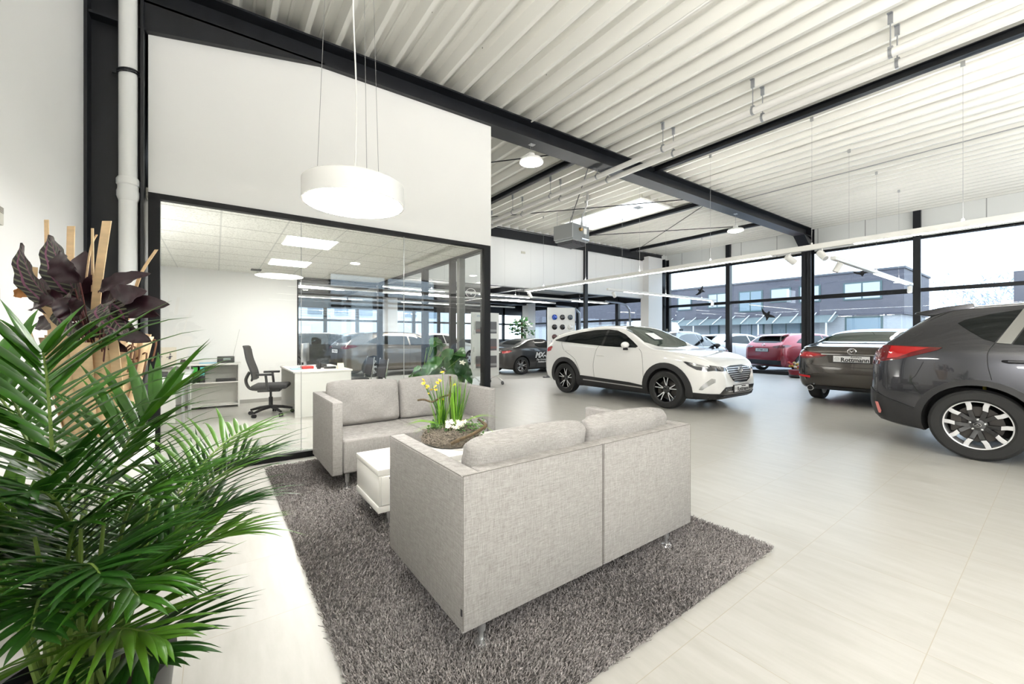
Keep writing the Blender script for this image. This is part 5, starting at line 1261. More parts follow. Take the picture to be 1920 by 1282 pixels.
for sd in 'RL':
    c.panel('sill_trim', sd, [(-.95, .20), (.93, .20), (.88, .36), (.5, .40), (-.75, .44), (-.92, .44)], TRIM, .014)
    c.panel('sill_strip', sd, [(-.72, .345), (.80, .315), (.80, .335), (-.72, .367)], ALU, .022, label='bright metal strip along the sill')
    c.panel('side_window', sd, [(.62, 1.065), (.66, 1.09), (.50, 1.19), (.26, 1.32), (.02, 1.405), (-.19, 1.43), (-.19, 1.085), (.2, 1.07)], AUTOGLASS, .005)
    c.panel('side_window', sd, [(-.25, 1.09), (-.25, 1.432), (-.6, 1.425), (-1.0, 1.375), (-1.4, 1.29), (-1.72, 1.20), (-1.66, 1.18), (-1.2, 1.15), (-.7, 1.115)], AUTOGLASS, .005)
    c.panel('window_pillar', sd, [(-.19, 1.085), (-.19, 1.43), (-.25, 1.432), (-.25, 1.088)], GLOSSB, .006)
    c.seam(sd, [(.83, .42), (.82, .7), (.78, .96), (.70, 1.05)]); c.seam(sd, [(-.40, .43), (-.42, .7), (-.36, .98), (-.30, 1.09)]); c.seam(sd, [(-1.42, 1.16), (-1.30, .98), (-.98, .80), (-.86, .62), (-.80, .46)])
    for hx in (-.22, -1.20):
        h = c.ray(sd, hx, .88)[0]; sg = -1 if sd == 'R' else 1
        mb = MB(); mb.tube([(-.10, 0, 0), (-.07, sg*.03, .004), (.07, sg*.03, .004), (.10, 0, 0)], [.010, .012, .012, .009], 8); mb.build('door_handle', WHT, c.o, loc=(h.x, h.y, .89 if hx > -.5 else .965), smooth=True)
    c.panel('headlight', sd, [(2.07, .745), (1.98, .785), (1.66, .855), (1.62, .85), (1.72, .78), (1.84, .72), (2.0, .70), (2.12, .725)], LAMPD, .006)
    c.panel('headlight_lens', sd, [(1.97, .775), (1.70, .835), (1.78, .795), (1.84, .775), (1.99, .755)], CLEARL, .009)
    c.panel('tail_light', sd, [(-2.04, 1.0), (-1.78, 1.06), (-1.74, 1.04), (-1.80, .95), (-1.96, .92), (-2.07, .92)], REDL, .006)
    c.panel('fog_light', sd, [(2.08, .57), (2.04, .585), (1.90, .44), (1.87, .385), (1.92, .385), (2.08, .52)], CLEARL, .005)
c.panel('headlight', 'F', [(.36, .745), (.60, .785), (.70, .80), (.70, .715), (.55, .70), (.38, .71)], LAMPD, .006, mirror=True)
c.panel('windscreen', 'T', [(.10, .42), (.07, .0), (.10, -.42), (.22, -.565), (.50, -.63), (.74, -.70), (.90, -.5), (.98, 0), (.90, .5), (.74, .70), (.50, .63), (.22, .565)], mat('windscreen_glass', (.035, .05, .04), .05, spec=.4), .005)
c.panel('rear_window', 'B', [(-.55, 1.14), (-.50, 1.29), (.5, 1.29), (.55, 1.14), (.4, 1.12), (-.4, 1.12)], AUTOGLASS, .005)
c.panel('grille', 'F', [(-.42, .755), (-.20, .785), (.20, .785), (.42, .755), (.40, .66), (.30, .56), (.20, .51), (-.20, .51), (-.30, .56), (-.40, .66)], GRILLEM, .004)
for k in range(7):
    z = .535+k*.034; w_ = min(.40, .23+k*.045); c.panel('grille_bar', 'F', [(-w_, z), (w_, z), (w_, z+.013), (-w_, z+.013)], mat('bar_grey', (.42, .42, .43), .3, .6), .012, step=.05)
c.panel('grille_edge', 'F', [(-.43, .755), (-.41, .655), (-.31, .55), (-.20, .50), (.20, .50), (.31, .55), (.41, .655), (.43, .755), (.415, .755), (.395, .655), (.30, .56), (.20, .515), (-.20, .515), (-.30, .56), (-.395, .655), (-.415, .755)], CHROME, .014, step=.05)
c.panel('bumper_intake', 'F', [(-.50, .44), (.50, .44), (.58, .33), (.50, .29), (-.50, .29), (-.58, .33)], GLOSSB, .006)
for sd in 'RL': c.panel('bumper_trim', sd, [(1.62, .22), (2.12, .24), (2.14, .30), (2.0, .33), (1.70, .34), (1.66, .36)], TRIM, .014)
c.panel('bumper_trim', 'F', [(-.66, .24), (.66, .24), (.72, .33), (.58, .33), (.5, .29), (-.5, .29), (-.58, .33), (-.72, .33)], TRIM, .02)
e = c.ray('F', 0, .70)[0]; emblem('badge', .055, CHROME, c.o, Matrix.Translation((e.x+.03, 0, .71)) @ Matrix(((0, 0, 1, 0), (1, 0, 0, 0), (0, 1, 0, 0), (0, 0, 0, 1))) @ Matrix.Rotation(0, 4, 'X'), .12)
c.plate('F', 0, .40, back=.0)
c.wheels(W_CX, .235, .215, .775)
c.mirror_(.44, .80, 1.10, WHT)
sp = MB(); sp.prism([(-1.92, 1.295), (-1.70, 1.365), (-1.42, 1.425), (-1.44, 1.39), (-1.66, 1.33)], -.54, .54, 'Y'); sp.build('spoiler', WHT, c.o, bevel=.006)
MB().prism([(-1.90, 1.17), (-1.87, 1.29), (-1.66, 1.35), (-1.60, 1.32)], -.58, -.545).build('spoiler_fin', GLOSSB, c.o); MB().prism([(-1.90, 1.17), (-1.87, 1.29), (-1.66, 1.35), (-1.60, 1.32)], .545, .58).build('spoiler_fin', GLOSSB, c.o)
h = c.ray('T', .70, -.30)[0]; mb = MB(); mb.box(-.26, .0, -.02, .26, .012, .016, Matrix.Translation(h) @ Matrix.Rotation(.52, 4, 'Y')); mb.build('price_sheet', PLATEM, c.o, label='white price sheet behind the windscreen').location = (0, 0, .006)

# ---------------- dark grey SUV, right edge
GRY = carpaint('paint_grey', (.046, .047, .054), .8, .26)
c = Car('car', (7.22, -.805, 0), -PI/2, 'dark grey SUV cut off by the right picture edge, rear wheel nearest', GRY,
        [(-2.23, .62), (-2.225, .84), (-2.20, 1.04), (-2.14, 1.15), (-1.98, 1.30), (-1.82, 1.45), (-1.66, 1.57), (-1.50, 1.615), (-1.1, 1.645), (-.5, 1.67), (.1, 1.66), (.5, 1.60), (.9, 1.44), (1.4, 1.14), (1.55, 1.08), (1.9, 1.02), (2.12, .9), (2.22, .72), (2.25, .6)],
        [(-2.23, .40), (-2.15, .30), (-1.9, .24), (-1.3, .21), (1.3, .21), (2.1, .25), (2.25, .36)],
        [(-2.23, .66), (-2.17, .78), (-2.03, .86), (-1.75, .90), (-1.35, .925), (-.7, .905), (.3, .90), (1.35, .92), (1.8, .88), (2.1, .74), (2.25, .52)],
        [(-2.23, 1.05), (-1.7, 1.15), (-.8, 1.11), (0, 1.05), (1.0, 1.02), (2.25, .85)],
        [(-2.23, .80), (-1.5, .70), (0, .69), (.6, .70), (1.4, .8)], (-1.35, 1.35), .415, .362)
c.archtrim(TRIM, .413, .478, .014, -.30, PI+.30)
for sd in 'RL':
    c.panel('sill_trim', sd, [(-.92, .22), (.92, .22), (.88, .38), (-.9, .38)], TRIM, .012)
    c.panel('bumper_trim', sd, [(-1.76, .25), (-1.76, .42), (-1.80, .47), (-2.05, .56), (-2.17, .62), (-2.225, .66), (-2.225, .40), (-2.12, .30)], TRIM, .012)
    c.panel('side_window', sd, [(-1.50, 1.42), (-1.45, 1.455), (-1.27, 1.51), (-1.07, 1.55), (-1.13, 1.42), (-1.235, 1.22), (-1.31, 1.25), (-1.44, 1.36)], AUTOGLASS, .005)
    c.panel('side_window', sd, [(-1.12, 1.20), (-.96, 1.555), (-.55, 1.57), (-.1, 1.56), (-.1, 1.12), (-.6, 1.15)], AUTOGLASS, .005)
    c.panel('side_window', sd, [(0, 1.08), (0, 1.535), (.3, 1.51), (.65, 1.38), (1.0, 1.12), (.9, 1.06)], AUTOGLASS, .005)
    c.panel('window_pillar', sd, [(-1.225, 1.21), (-1.125, 1.42), (-1.06, 1.555), (-.97, 1.56), (-1.05, 1.38), (-1.13, 1.20)], mat('pillar_satin', (.30, .30, .29), .3, .8), .007, label='satin bright window pillar')
    c.panel('tail_light', sd, [(-2.16, 1.155), (-2.05, 1.175), (-1.80, 1.165), (-1.60, 1.155), (-1.63, 1.13), (-1.82, 1.06), (-1.95, 1.015), (-2.08, .99), (-2.19, .99)], REDD, .008)
    c.panel('tail_light_glow', sd, [(-2.02, 1.165), (-1.70, 1.15), (-1.84, 1.10), (-1.96, 1.035), (-2.05, 1.025)], REDL, .012)
    c.panel('reflector', sd, [(-2.16, .50), (-2.13, .50), (-2.10, .40), (-2.11, .37), (-2.13, .37)], mat('pink_lens', (.6, .2, .18), .2), .016)
    c.seam(sd, [(-1.23, 1.215), (-1.275, 1.12), (-1.275, .98), (-1.25, .84)]); c.seam(sd, [(-1.74, 1.0), (-1.80, .85), (-1.84, .78), (-1.78, .66), (-1.76, .62)]); c.seam(sd, [(-.05, 1.07), (-.08, .8), (-.05, .4)]); c.seam(sd, [(-1.55, 1.565), (-1.66, 1.50), (-1.72, 1.46)])
    h = c.ray(sd, -1.05, 1.03)[0]; sg = -1 if sd == 'R' else 1
    mb = MB(); mb.tube([(-.13, 0, 0), (-.09, sg*.045, .0), (.10, sg*.045, 0), (.13, 0, 0)], [.012, .016, .016, .011], 10); mb.build('door_handle', GRY, c.o, loc=(h.x, h.y, 1.03), smooth=True)
c.panel('rear_window', 'B', [(-.66, 1.20), (-.58, 1.47), (.58, 1.47), (.66, 1.20), (.5, 1.15), (-.5, 1.15)], AUTOGLASS, .005)
c.panel('tail_light', 'B', [(.46, 1.02), (.74, 1.10), (.80, 1.10), (.80, .95), (.68, .94), (.5, .97)], REDD, .007, mirror=True)
c.panel('bumper_trim', 'B', [(-.8, .62), (.8, .62), (.78, .42), (.6, .40), (-.6, .40), (-.78, .42)], TRIM, .012)
c.plate('B', 0, .86)
sp = MB(); sp.prism([(-1.86, 1.535), (-1.845, 1.558), (-1.62, 1.61), (-1.40, 1.637), (-1.38, 1.56), (-1.58, 1.50), (-1.72, 1.505)], -.60, .60, 'Y'); sp.build('spoiler', GRY, c.o, bevel=.008)
MB().prism([(-1.0, 1.66), (-.78, 1.665), (-.98, 1.71)], -.02, .02).build('roof_antenna', GRY, c.o, bevel=.005)
c.wheels(W_CX5, .255, .225, .80)
mb = MB(); mb.tube([(0, 0, 0), (0, 0, .16)], .014, 8); mb.ball((0, 0, .2), .02); mb.build('suspension_strut', mat('strut_yellow', (.45, .36, .03), .5), c.o, loc=(-1.32, -.62, .60))
mb = MB(); mb.tube([(-2.19, -.52, .31), (-2.06, -.52, .31)], .032, 14); mb.build('exhaust_pipe', CHROME, c.o, smooth=True)

# ---------------- brown-grey sedan seen from behind
BRN = carpaint('paint_brown', (.075, .067, .060), .85, .22)
c = Car('car', (11.63, 2.27, 0), 0, 'brownish grey sedan seen from behind beside the thick window column', BRN,
        [(-2.46, .62), (-2.455, .86), (-2.42, 1.03), (-2.36, 1.09), (-2.1, 1.125), (-1.75, 1.18), (-1.35, 1.31), (-1.0, 1.40), (-.5, 1.448), (0, 1.45), (.4, 1.41), (.8, 1.27), (1.2, 1.07), (1.5, .99), (2.0, .88), (2.3, .74), (2.4, .6)],
        [(-2.46, .42), (-2.38, .32), (-2.1, .27), (-1.4, .2), (1.4, .2), (2.2, .22), (2.4, .36)],
        [(-2.46, .70), (-2.41, .80), (-2.28, .865), (-1.9, .90), (-1.4, .92), (0, .91), (1.4, .92), (2.0, .84), (2.4, .5)],
        [(-2.46, .98), (-1.8, 1.04), (-.8, 1.02), (1.2, .95), (2.4, .8)],
        [(-2.46, .76), (-1.9, .70), (-1.0, .655), (0, .66), (.7, .68), (1.3, .8)], (-1.42, 1.41), .375, .335)
for sd in 'RL':
    c.panel('side_window', sd, [(-1.55, 1.10), (-1.35, 1.17), (-1.0, 1.29), (-.5, 1.36), (0, 1.37), (.4, 1.33), (.75, 1.20), (1.0, 1.05), (.6, 1.02), (-.5, 1.05)], AUTOGLASS, .005)
    c.panel('tail_light', sd, [(-2.43, 1.0), (-2.15, 1.03), (-2.05, 1.0), (-2.2, .93), (-2.44, .88)], REDD, .006); c.seam(sd, [(-1.0, 1.04), (-1.0, .7), (-.9, .35)]); c.seam(sd, [(0, 1.03), (0, .7), (.05, .35)])
c.panel('tail_light', 'B', [(.36, .935), (.50, .985), (.70, 1.005), (.88, 1.0), (.88, .87), (.70, .865), (.50, .885)], REDD, .007, mirror=True)
c.panel('tail_light_glow', 'B', [(.42, .94), (.66, .99), (.80, .965), (.80, .905), (.62, .90)], REDL, .010, mirror=True)
c.panel('rear_window', 'T', [(-1.86, -.50), (-1.88, 0), (-1.86, .50), (-1.78, .66), (-1.4, .60), (-1.08, .52), (-1.02, 0), (-1.08, -.52), (-1.4, -.60), (-1.78, -.66)], mat('rear_glass_green', (.015, .035, .025), .04, spec=.6, coat=.5), .005)
c.panel('window_edge', 'T', [(-1.90, -.60), (-1.92, 0), (-1.90, .60), (-1.88, .60), (-1.90, 0), (-1.88, -.60)], TRIM, .008)
c.seam('B', [(-.72, 1.03), (-.66, .92), (-.60, .80), (-.55, .74), (0, .72), (.55, .74), (.60, .80), (.66, .92), (.72, 1.03)], r=.004)
c.panel('lid_strip', 'B', [(-.45, .945), (.45, .945), (.45, .957), (-.45, .957)], CHROME, .012)
c.panel('plate_recess', 'B', [(-.36, .94), (.36, .94), (.33, .80), (-.33, .80)], mat('recess_brown', (.05, .045, .04), .4, .5), .004)
for s in (-1, 1):
    c.panel('reflector', 'B', [(s*.62, .50), (s*.82, .52), (s*.82, .56), (s*.62, .54)], REDL, .012)
    x = c.ray('B', s*.62, .34)[0].x; mb = MB(); mb.lathe([(.045, -.03), (.052, .06), (.045, .06), (.040, -.02)], 24, Matrix.Translation((x, s*.62, .31)) @ Matrix.Rotation(-PI/2, 4, 'Y')); mb.build('exhaust_pipe', CHROME, c.o, smooth=True)
    mb = MB(); mb.lathe([(.04, 0), (.04, .02)], 20, Matrix.Translation((x-.02, s*.62, .31)) @ Matrix.Rotation(-PI/2, 4, 'Y')); mb.build('exhaust_hole', INK, c.o)
c.panel('lower_trim', 'B', [(-.72, .36), (.72, .36), (.66, .29), (-.66, .29)], TRIM, .012)
e = c.ray('B', 0, 1.01)[0]; emblem('badge', .05, CHROME, c.o, Matrix.Translation((e.x-.012, 0, 1.012)) @ Matrix(((0, 0, -1, 0), (-1, 0, 0, 0), (0, 1, 0, 0), (0, 0, 0, 1))), .11)
c.plate('B', 0, .875, back=.006)
c.wheels(W_SIL, .24, .225, .79); c.mirror_(.75, .86, 1.03, BRN)

# ---------------- dark sports car in the next hall
SPG = carpaint('paint_graphite', (.050, .047, .045), .7, .32)
c = Car('car', (9.55, 11.75, 0), 0, 'low dark grey sports car with white door lettering behind the brochure stand', SPG,
        [(-1.93, .50), (-1.92, .70), (-1.85, .86), (-1.7, .91), (-1.3, .955), (-1.0, 1.08), (-.7, 1.19), (-.4, 1.232), (0, 1.225), (.3, 1.12), (.62, .95), (.9, .88), (1.4, .80), (1.8, .66), (1.97, .5)],
        [(-1.93, .38), (-1.8, .24), (-1.2, .15), (1.2, .15), (1.8, .2), (1.97, .32)], [(-1.93, .6), (-1.8, .74), (-1.5, .83), (-1.15, .865), (0, .82), (1.15, .865), (1.6, .8), (1.97, .5)],
        [(-1.93, .80), (-1.1, .93), (0, .87), (1.0, .82), (1.97, .6)], [(-1.93, .78), (-.9, .68), (0, .66), (.8, .8)], (-1.15, 1.16), .34, .305)
c.panel('side_window', 'R', [(-.52, .98), (-.45, 1.17), (-.1, 1.17), (.2, 1.08), (.48, .93), (0, .90), (-.4, .93)], AUTOGLASS, .005)
c.panel('tail_light', 'R', [(-1.86, .80), (-1.62, .83), (-1.55, .80), (-1.66, .75), (-1.86, .72)], REDL, .006); c.panel('rear_window', 'T', [(-1.15, -.4), (-.85, -.42), (-.85, .42), (-1.15, .4)], AUTOGLASS, .005)
c.seam('R', [(-.62, .90), (-.60, .6), (-.50, .25)]); c.seam('R', [(.62, .86), (.62, .6), (.6, .25)])
h = c.ray('R', 0, .62)[0]
RS = Matrix(((1, 0, 0, 0), (0, 0, -1, 0), (0, 1, 0, 0), (0, 0, 0, 1)))
DW = mat('decal_white', (.8, .8, .8), .4)
text_obj('door_lettering', 'MX-5', DW, .26, c.o, .010, loc=(-.28, h.y-.030, .64), rot=RS, shear=.3); text_obj('door_lettering', 'Das Original', DW, .085, c.o, .002, loc=(-.30, h.y-.028, .49), rot=RS, shear=.2); text_obj('door_lettering', 'Autohaus Rottmann', DW, .075, c.o, .003, loc=(-.14, h.y-.020, .41), rot=RS, shear=.2)
c.wheels(W_BLK, .215, .2, .75)
# ---------------- cars seen through the office
BRZ = carpaint('paint_bronze', (.14, .115, .09), .7, .3)
TP3 = [(-2.24, .60), (-2.23, .82), (-2.17, .98), (-2.05, 1.10), (-1.9, 1.22), (-1.7, 1.34), (-1.45, 1.41), (-1.0, 1.45), (-.3, 1.465), (.2, 1.44), (.55, 1.34), (.95, 1.14), (1.2, 1.03), (1.6, .95), (1.95, .84), (2.15, .7), (2.2, .56)]
BT3 = [(-2.24, .40), (-2.15, .28), (-1.8, .2), (1.4, .18), (2.0, .2), (2.2, .34)]
WD3 = [(-2.24, .64), (-2.18, .75), (-2.0, .83), (-1.7, .87), (-1.35, .895), (0, .88), (1.35, .89), (1.8, .82), (2.1, .66), (2.2, .5)]
BL3 = [(-2.24, .95), (-1.5, 1.04), (0, .98), (1.2, .93), (2.2, .78)]; RW3 = [(-2.24, .78), (-1.5, .67), (0, .67), (.6, .69), (1.2, .8)]
def hatch(loc, rz, label, paint, style=W_SIL, name='car', group=None, far=False, plate=True):
    c = Car(name, loc, rz, label, paint, TP3, BT3, WD3, BL3, RW3, (-1.35, 1.35), .365, .322, group)
    for sd in 'RL':
        c.panel('side_window', sd, [(.90, .99), (.62, 1.17), (.30, 1.31), (-.02, 1.36), (-.02, 1.0)], AUTOGLASS, .005)
        c.panel('side_window', sd, [(-.08, 1.0), (-.08, 1.365), (-.6, 1.36), (-1.0, 1.31), (-1.35, 1.20), (-1.55, 1.10), (-1.3, 1.07), (-.7, 1.03)], AUTOGLASS, .005)
        c.panel('tail_light', sd, [(-2.20, 1.0), (-1.95, 1.02), (-1.80, .99), (-1.95, .94), (-2.2, .90)], REDD, .006)
        c.seam(sd, [(-.05, 1.0), (-.08, .6), (-.05, .25)]); c.seam(sd, [(-1.0, 1.05), (-1.0, .75), (-.9, .3)]); c.seam(sd, [(.95, .98), (.98, .6), (.95, .25)])
    c.panel('rear_window', 'B', [(-.60, 1.12), (-.55, 1.32), (.55, 1.32), (.60, 1.12), (.4, 1.09), (-.4, 1.09)], AUTOGLASS, .005)
    c.panel('tail_light', 'B', [(.40, .96), (.6, 1.0), (.78, 1.02), (.78, .90), (.6, .90), (.42, .93)], REDD, .007, mirror=True)
    c.panel('windscreen', 'T', [(.42, -.50), (.38, 0), (.42, .50), (.75, .60), (1.12, .66), (1.18, 0), (1.12, -.66), (.75, -.60)], AUTOGLASS, .005)
    c.panel('lower_trim', 'B', [(-.72, .46), (.72, .46), (.70, .30), (-.70, .30)], TRIM, .012)
    MB().prism([(-1.96, 1.35), (-1.70, 1.41), (-1.5, 1.425), (-1.5, 1.40), (-1.8, 1.34)], -.54, .54).build('spoiler', paint, c.o, bevel=.005)
    if plate:
        c.plate('B', 0, .83, show=False); e = c.ray('B', 0, 1.0)[0]; emblem('badge', .05, CHROME, c.o, Matrix.Translation((e.x-.012, 0, 1.02)) @ Matrix(((0, 0, -1, 0), (-1, 0, 0, 0), (0, 1, 0, 0), (0, 0, 0, 1))), .11)
    c.wheels(style, .225, .205, .77); c.mirror_(.70, .82, 1.0, paint); return c
hatch((5.3, 14.0, 0), .1, 'bronze hatchback seen through the office, its rear wheel above the desk', BRZ)
hatch((3.3, 16.6, 0), .15, 'dark car seen through the office glass left of the bronze one', carpaint('paint_ink', (.02, .024, .03), .6, .3), plate=False)
hatch((8.0, 16.8, 0), .2, 'white car with red tail lights far back in the next hall', WHT, plate=False)
hatch((11.75, 7.25, 0), .06, 'dark blue grey car partly hidden behind the hood of the white SUV', carpaint('paint_steel', (.012, .016, .028), .1, .3))
RED = carpaint('paint_red', (.30, .008, .018), .5, .3)
hatch((18.6, 6.0, -.03), -.33, 'red hatchback parked outside the window left of the thick column', RED)
hatch((19.2, 8.9, -.03), -.33, 'white hatchback parked outside behind the red one', WHT)
hatch((20.0, 11.9, -.03), -.33, 'white car parked outside, mostly hidden by the window corner', carpaint('paint_silver', (.5, .5, .52), .6, .3), plate=False)
hatch((18.9, 3.0, -.03), -.33, 'silver car parked outside behind the brown sedan', carpaint('paint_pale', (.55, .57, .60), .4, .3), plate=False)
# ============================================================ outside
AS = noise_tint(mat('paving_outside', (.30, .30, .31), .8), (2, 2, 2), .08)
g = MB(); g.box(X1+.15, 140, -60, 120, -.25, -.03); g.box(-80, X1+.15, 20.2, 120, -.25, -.03); g.box(-80, X1+.15, -60, -8.1, -.25, -.03)
struct('ground_outside', g, AS)
# house across the street
TILEW = mat('dark_cladding', (.115, .105, .125), .6)
nt, N, L, b = nodes(TILEW); t = N.new('ShaderNodeTexCoord'); mp = N.new('ShaderNodeMapping'); mp.inputs['Rotation'].default_value = (0, PI/2, PI/2)
bk = N.new('ShaderNodeTexBrick'); bk.inputs['Scale'].default_value = 2.2; bk.inputs['Mortar Size'].default_value = .012; bk.inputs['Color1'].default_value = (.092, .083, .10, 1); bk.inputs['Color2'].default_value = (.074, .068, .082, 1); bk.inputs['Mortar'].default_value = (.045, .041, .05, 1)
s_ = N.new('ShaderNodeSeparateXYZ'); cb = N.new('ShaderNodeCombineXYZ'); L.new(t.outputs['Object'], s_.inputs[0]); ax_ = mth('ADD', s_.outputs[0], s_.outputs[1]); L.new(ax_, cb.inputs[0]); L.new(s_.outputs[2], cb.inputs[1]); L.new(cb.outputs[0], bk.inputs[0]); L.new(bk.outputs[0], b.inputs['Base Color'])
BRK = mat('white_brick', (.6, .6, .6), .7)
nt, N, L, b = nodes(BRK); t = N.new('ShaderNodeTexCoord'); bk = N.new('ShaderNodeTexBrick'); bk.inputs['Scale'].default_value = 4; bk.inputs['Mortar Size'].default_value = .02; bk.inputs['Color1'].default_value = (.40, .40, .40, 1); bk.inputs['Color2'].default_value = (.35, .35, .35, 1); bk.inputs['Mortar'].default_value = (.24, .24, .26, 1)
s_ = N.new('ShaderNodeSeparateXYZ'); cb = N.new('ShaderNodeCombineXYZ'); L.new(t.outputs['Object'], s_.inputs[0]); ax_ = mth('ADD', s_.outputs[0], s_.outputs[1]); L.new(ax_, cb.inputs[0]); L.new(s_.outputs[2], cb.inputs[1]); L.new(cb.outputs[0], bk.inputs[0]); L.new(bk.outputs[0], b.inputs['Base Color'])
WF = mat('window_frame_green', (.05, .09, .09), .5); SH = mat('shutter_white', (.40, .39, .41), .6); CUR = mat('curtain_pale', (.20, .25, .28), .8)
BX = 40.0
def byz(px, py):
    """Y and Z on the house front seen at a pixel"""
    t = (px-960)/760; Y = (.8074*BX-.590*BX*t)/(.590+.8074*t); d = .590*BX+.8074*Y; return Y, CAM_H+(632-py)*d/760
o = empty('apartment_house', (0, 0, 0), label='long two-storey house across the street, dark upper floor over white brick', cat='house')
MB().box(BX, BX+9, 6.9, 52, 2.95, 6.25).build('upper_wall', TILEW, o); MB().box(BX-.1, BX+9.1, 6.8, 52.1, 6.25, 6.4).build('roof_edge', mat('roof_edge', (.08, .08, .09), .6), o)
MB().box(BX+.2, BX+8.8, 7.1, 52, -.03, 2.95).build('lower_wall', BRK, o)
def hwin(x0, x1, y0, y1, split=True, m=SH, name='window'):
    Ya, Za = byz(x0, (y0+y1)/2); Yb, _ = byz(x1, (y0+y1)/2); _, Zt = byz(x1, y0); _, Zb = byz(x1, y1)
    dx = 0 if Zb > 2.9 else .2
    q = MB(); q.box(BX-.05+dx, BX+.05+dx, min(Ya, Yb)-.07, max(Ya, Yb)+.07, Zb-.07, Zt+.07); f = q.build(name, WF, o)
    n = 2 if split else 1; a, b_ = min(Ya, Yb), max(Ya, Yb)
    for k in range(n): MB().box(BX-.08+dx, BX-.05+dx, a+(b_-a)*k/n+.05, a+(b_-a)*(k+1)/n-.05, Zb+.03, Zt-.03).build('pane', m, f)
for a in ((1583.5, 1652, 527, 558, 1), (1500, 1537, 535, 564, 0), (1446, 1482, 540, 564, 0), (1387, 1429, 545, 582, 1), (1329, 1362, 550, 575, 1), (1272, 1296, 557, 580, 0)):
    hwin(*a[:4], split=a[4], m=SH if a[0] != 1387 else CUR)
hwin(1585, 1652, 594, 619, False, CUR); hwin(1447, 1500, 600, 640, True, CUR); hwin(1387, 1430, 602, 645, True, mat('glass_dim', (.16, .2, .24), .15)); hwin(1330, 1346, 604, 640, False, MATS['glass_dim'])
Ya, _ = byz(1567, 590); 
aw = empty('awning', (0, 0, 0), label='pale green glass awning on white struts along the house front', cat='awning')
aw_l = MB(); aw_l.add([(BX+.2, Ya-.2, 3.15), (BX-1.6, Ya-.2, 2.45), (BX-1.6, 26, 2.45), (BX+.2, 26, 3.15), (BX+.2, Ya-.2, 3.11), (BX-1.6, Ya-.2, 2.41), (BX-1.6, 26, 2.41), (BX+.2, 26, 3.11)], [(0, 1, 2, 3), (4, 5, 6, 7), (0, 1, 5, 4), (1, 2, 6, 5), (2, 3, 7, 6), (3, 0, 4, 7)]); aw_l.build('glass_roof', mat('awning_green', (.16, .185, .18), .3), aw)
yy = Ya
while yy < 26: MB().tube([(BX+.15, yy, 3.35), (BX-1.7, yy, 2.5)], .04, 6).build('strut', mat('white_metal', (.7, .7, .7), .4), aw); yy += 1.3
for yy in (Ya+.2, 16, 22): MB().tube([(BX-1.5, yy, 0), (BX-1.5, yy, 2.45)], .06, 6).build('post', MATS['white_metal'], aw)
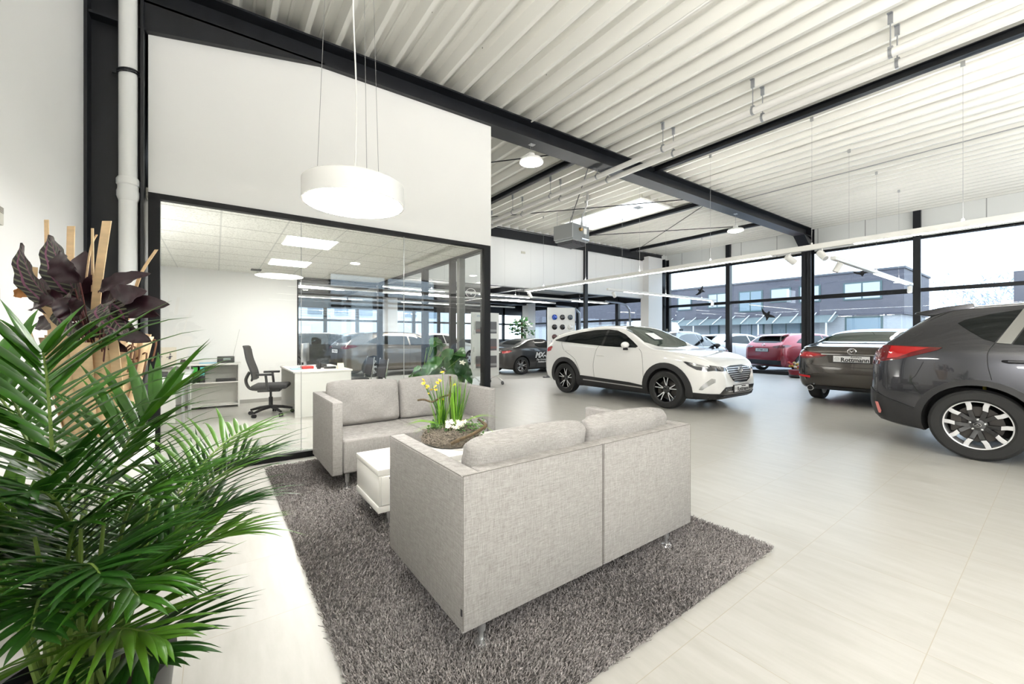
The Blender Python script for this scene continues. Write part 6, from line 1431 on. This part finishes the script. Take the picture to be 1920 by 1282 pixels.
# low house farther right with trees
q = empty('flat_roof_house', (0, 0, 0), label='dark low house far away behind the roof of the grey SUV', cat='house')
BX2 = 62
MB().box(BX2, BX2+8, -8.5, 2.8, -.03, 3.6).build('lower_wall', BRK, q); MB().box(BX2-.2, BX2+8, -9, 3.0, 3.3, 7.6).build('upper_wall', TILEW, q)
for y in (-6, -2.5, 1): MB().box(BX2-.3, BX2-.2, y-.9, y+.9, 4.1, 5.4).build('window', SH, q)
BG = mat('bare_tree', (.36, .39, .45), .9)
rt = random.Random(3)
def tree(x, y, h, label):
    q = empty('bare_tree', (x, y, 0), label=label, cat='tree', group='bare pale trees behind the far house')
    MB().tube([(0, 0, 0), (0, 0, h*.6)], [.3, .15], 8).build('trunk', BG, q)
    m_ = MB()
    for k in range(420):
        u = rt.gauss(0, 1); v = rt.gauss(0, 1); w_ = rt.gauss(0, 1); p = Vector((u*h*.16, v*h*.28, h*.62+w_*h*.16)); d = Vector((rt.uniform(-1, 1), rt.uniform(-1, 1), rt.uniform(-.2, 1.3))).normalized()*h*.1; s = d.orthogonal().normalized()*.09
        m_.add([p, p+d*.5+s, p+d, p+d*.5-s], [(0, 1, 2, 3)])
    c_ = m_.build('twig_crown', BG, q); c_['kind'] = 'stuff'
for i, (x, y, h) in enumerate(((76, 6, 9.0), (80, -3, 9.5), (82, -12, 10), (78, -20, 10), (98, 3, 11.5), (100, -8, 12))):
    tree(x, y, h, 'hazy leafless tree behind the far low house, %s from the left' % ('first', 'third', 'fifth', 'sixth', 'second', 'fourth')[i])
# delivery van outside
q = empty('van', (25.5, 17.2, -.03), .1, 'white delivery van parked outside at the showroom corner', 'van')
MB().prism([(-2.6, .4), (2.4, .4), (2.5, 1.1), (1.9, 1.35), (1.3, 2.1), (.9, 2.35), (-2.6, 2.35)], -.95, .95).build('body', WHT, q, bevel=.06)
for x in (-1.6, 1.6):
    for s in (-1, 1): MB().lathe([(0, -.1), (.33, -.1), (.33, .1), (0, .1)], 24, Matrix.Translation((x, s*.87, .33)) @ Matrix.Rotation(PI/2, 4, 'X')).build('wheel', TYRE, q)
for s in (-1, 1): MB().box(1.2, 1.8, s*.955-.006, s*.955+.006, 1.35, 1.9).build('side_window', AUTOGLASS, q)
for y in (-.6, .6): MB().tube([(-2.4, y, 2.42), (.8, y, 2.42)], .025, 6).build('roof_bar', ALU, q)
# pale house beyond the next hall's far windows
q = empty('office_building', (0, 0, 0), label='pale building seen through the far windows of the next hall', cat='building')
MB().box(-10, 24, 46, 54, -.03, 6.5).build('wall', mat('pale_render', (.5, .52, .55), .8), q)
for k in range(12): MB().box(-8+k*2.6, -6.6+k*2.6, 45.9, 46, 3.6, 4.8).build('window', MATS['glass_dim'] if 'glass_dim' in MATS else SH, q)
# antenna mast on the roof
q = MB(); z0 = 6.4
Ym, _ = byz(1383, 520)
for dy in (-.35, .35): q.tube([(BX+4, Ym+dy, z0), (BX+4, Ym+dy, z0+2.0)], .03, 5)
for z in (.6, 1.2): q.tube([(BX+4, Ym-.8, z0+z), (BX+4, Ym+.8, z0+z)], .02, 5)
tag(q.build('antenna_mast', mat('mast_grey', (.45, .48, .55), .6)), 'thin antenna mast on the roof of the long house', 'antenna')
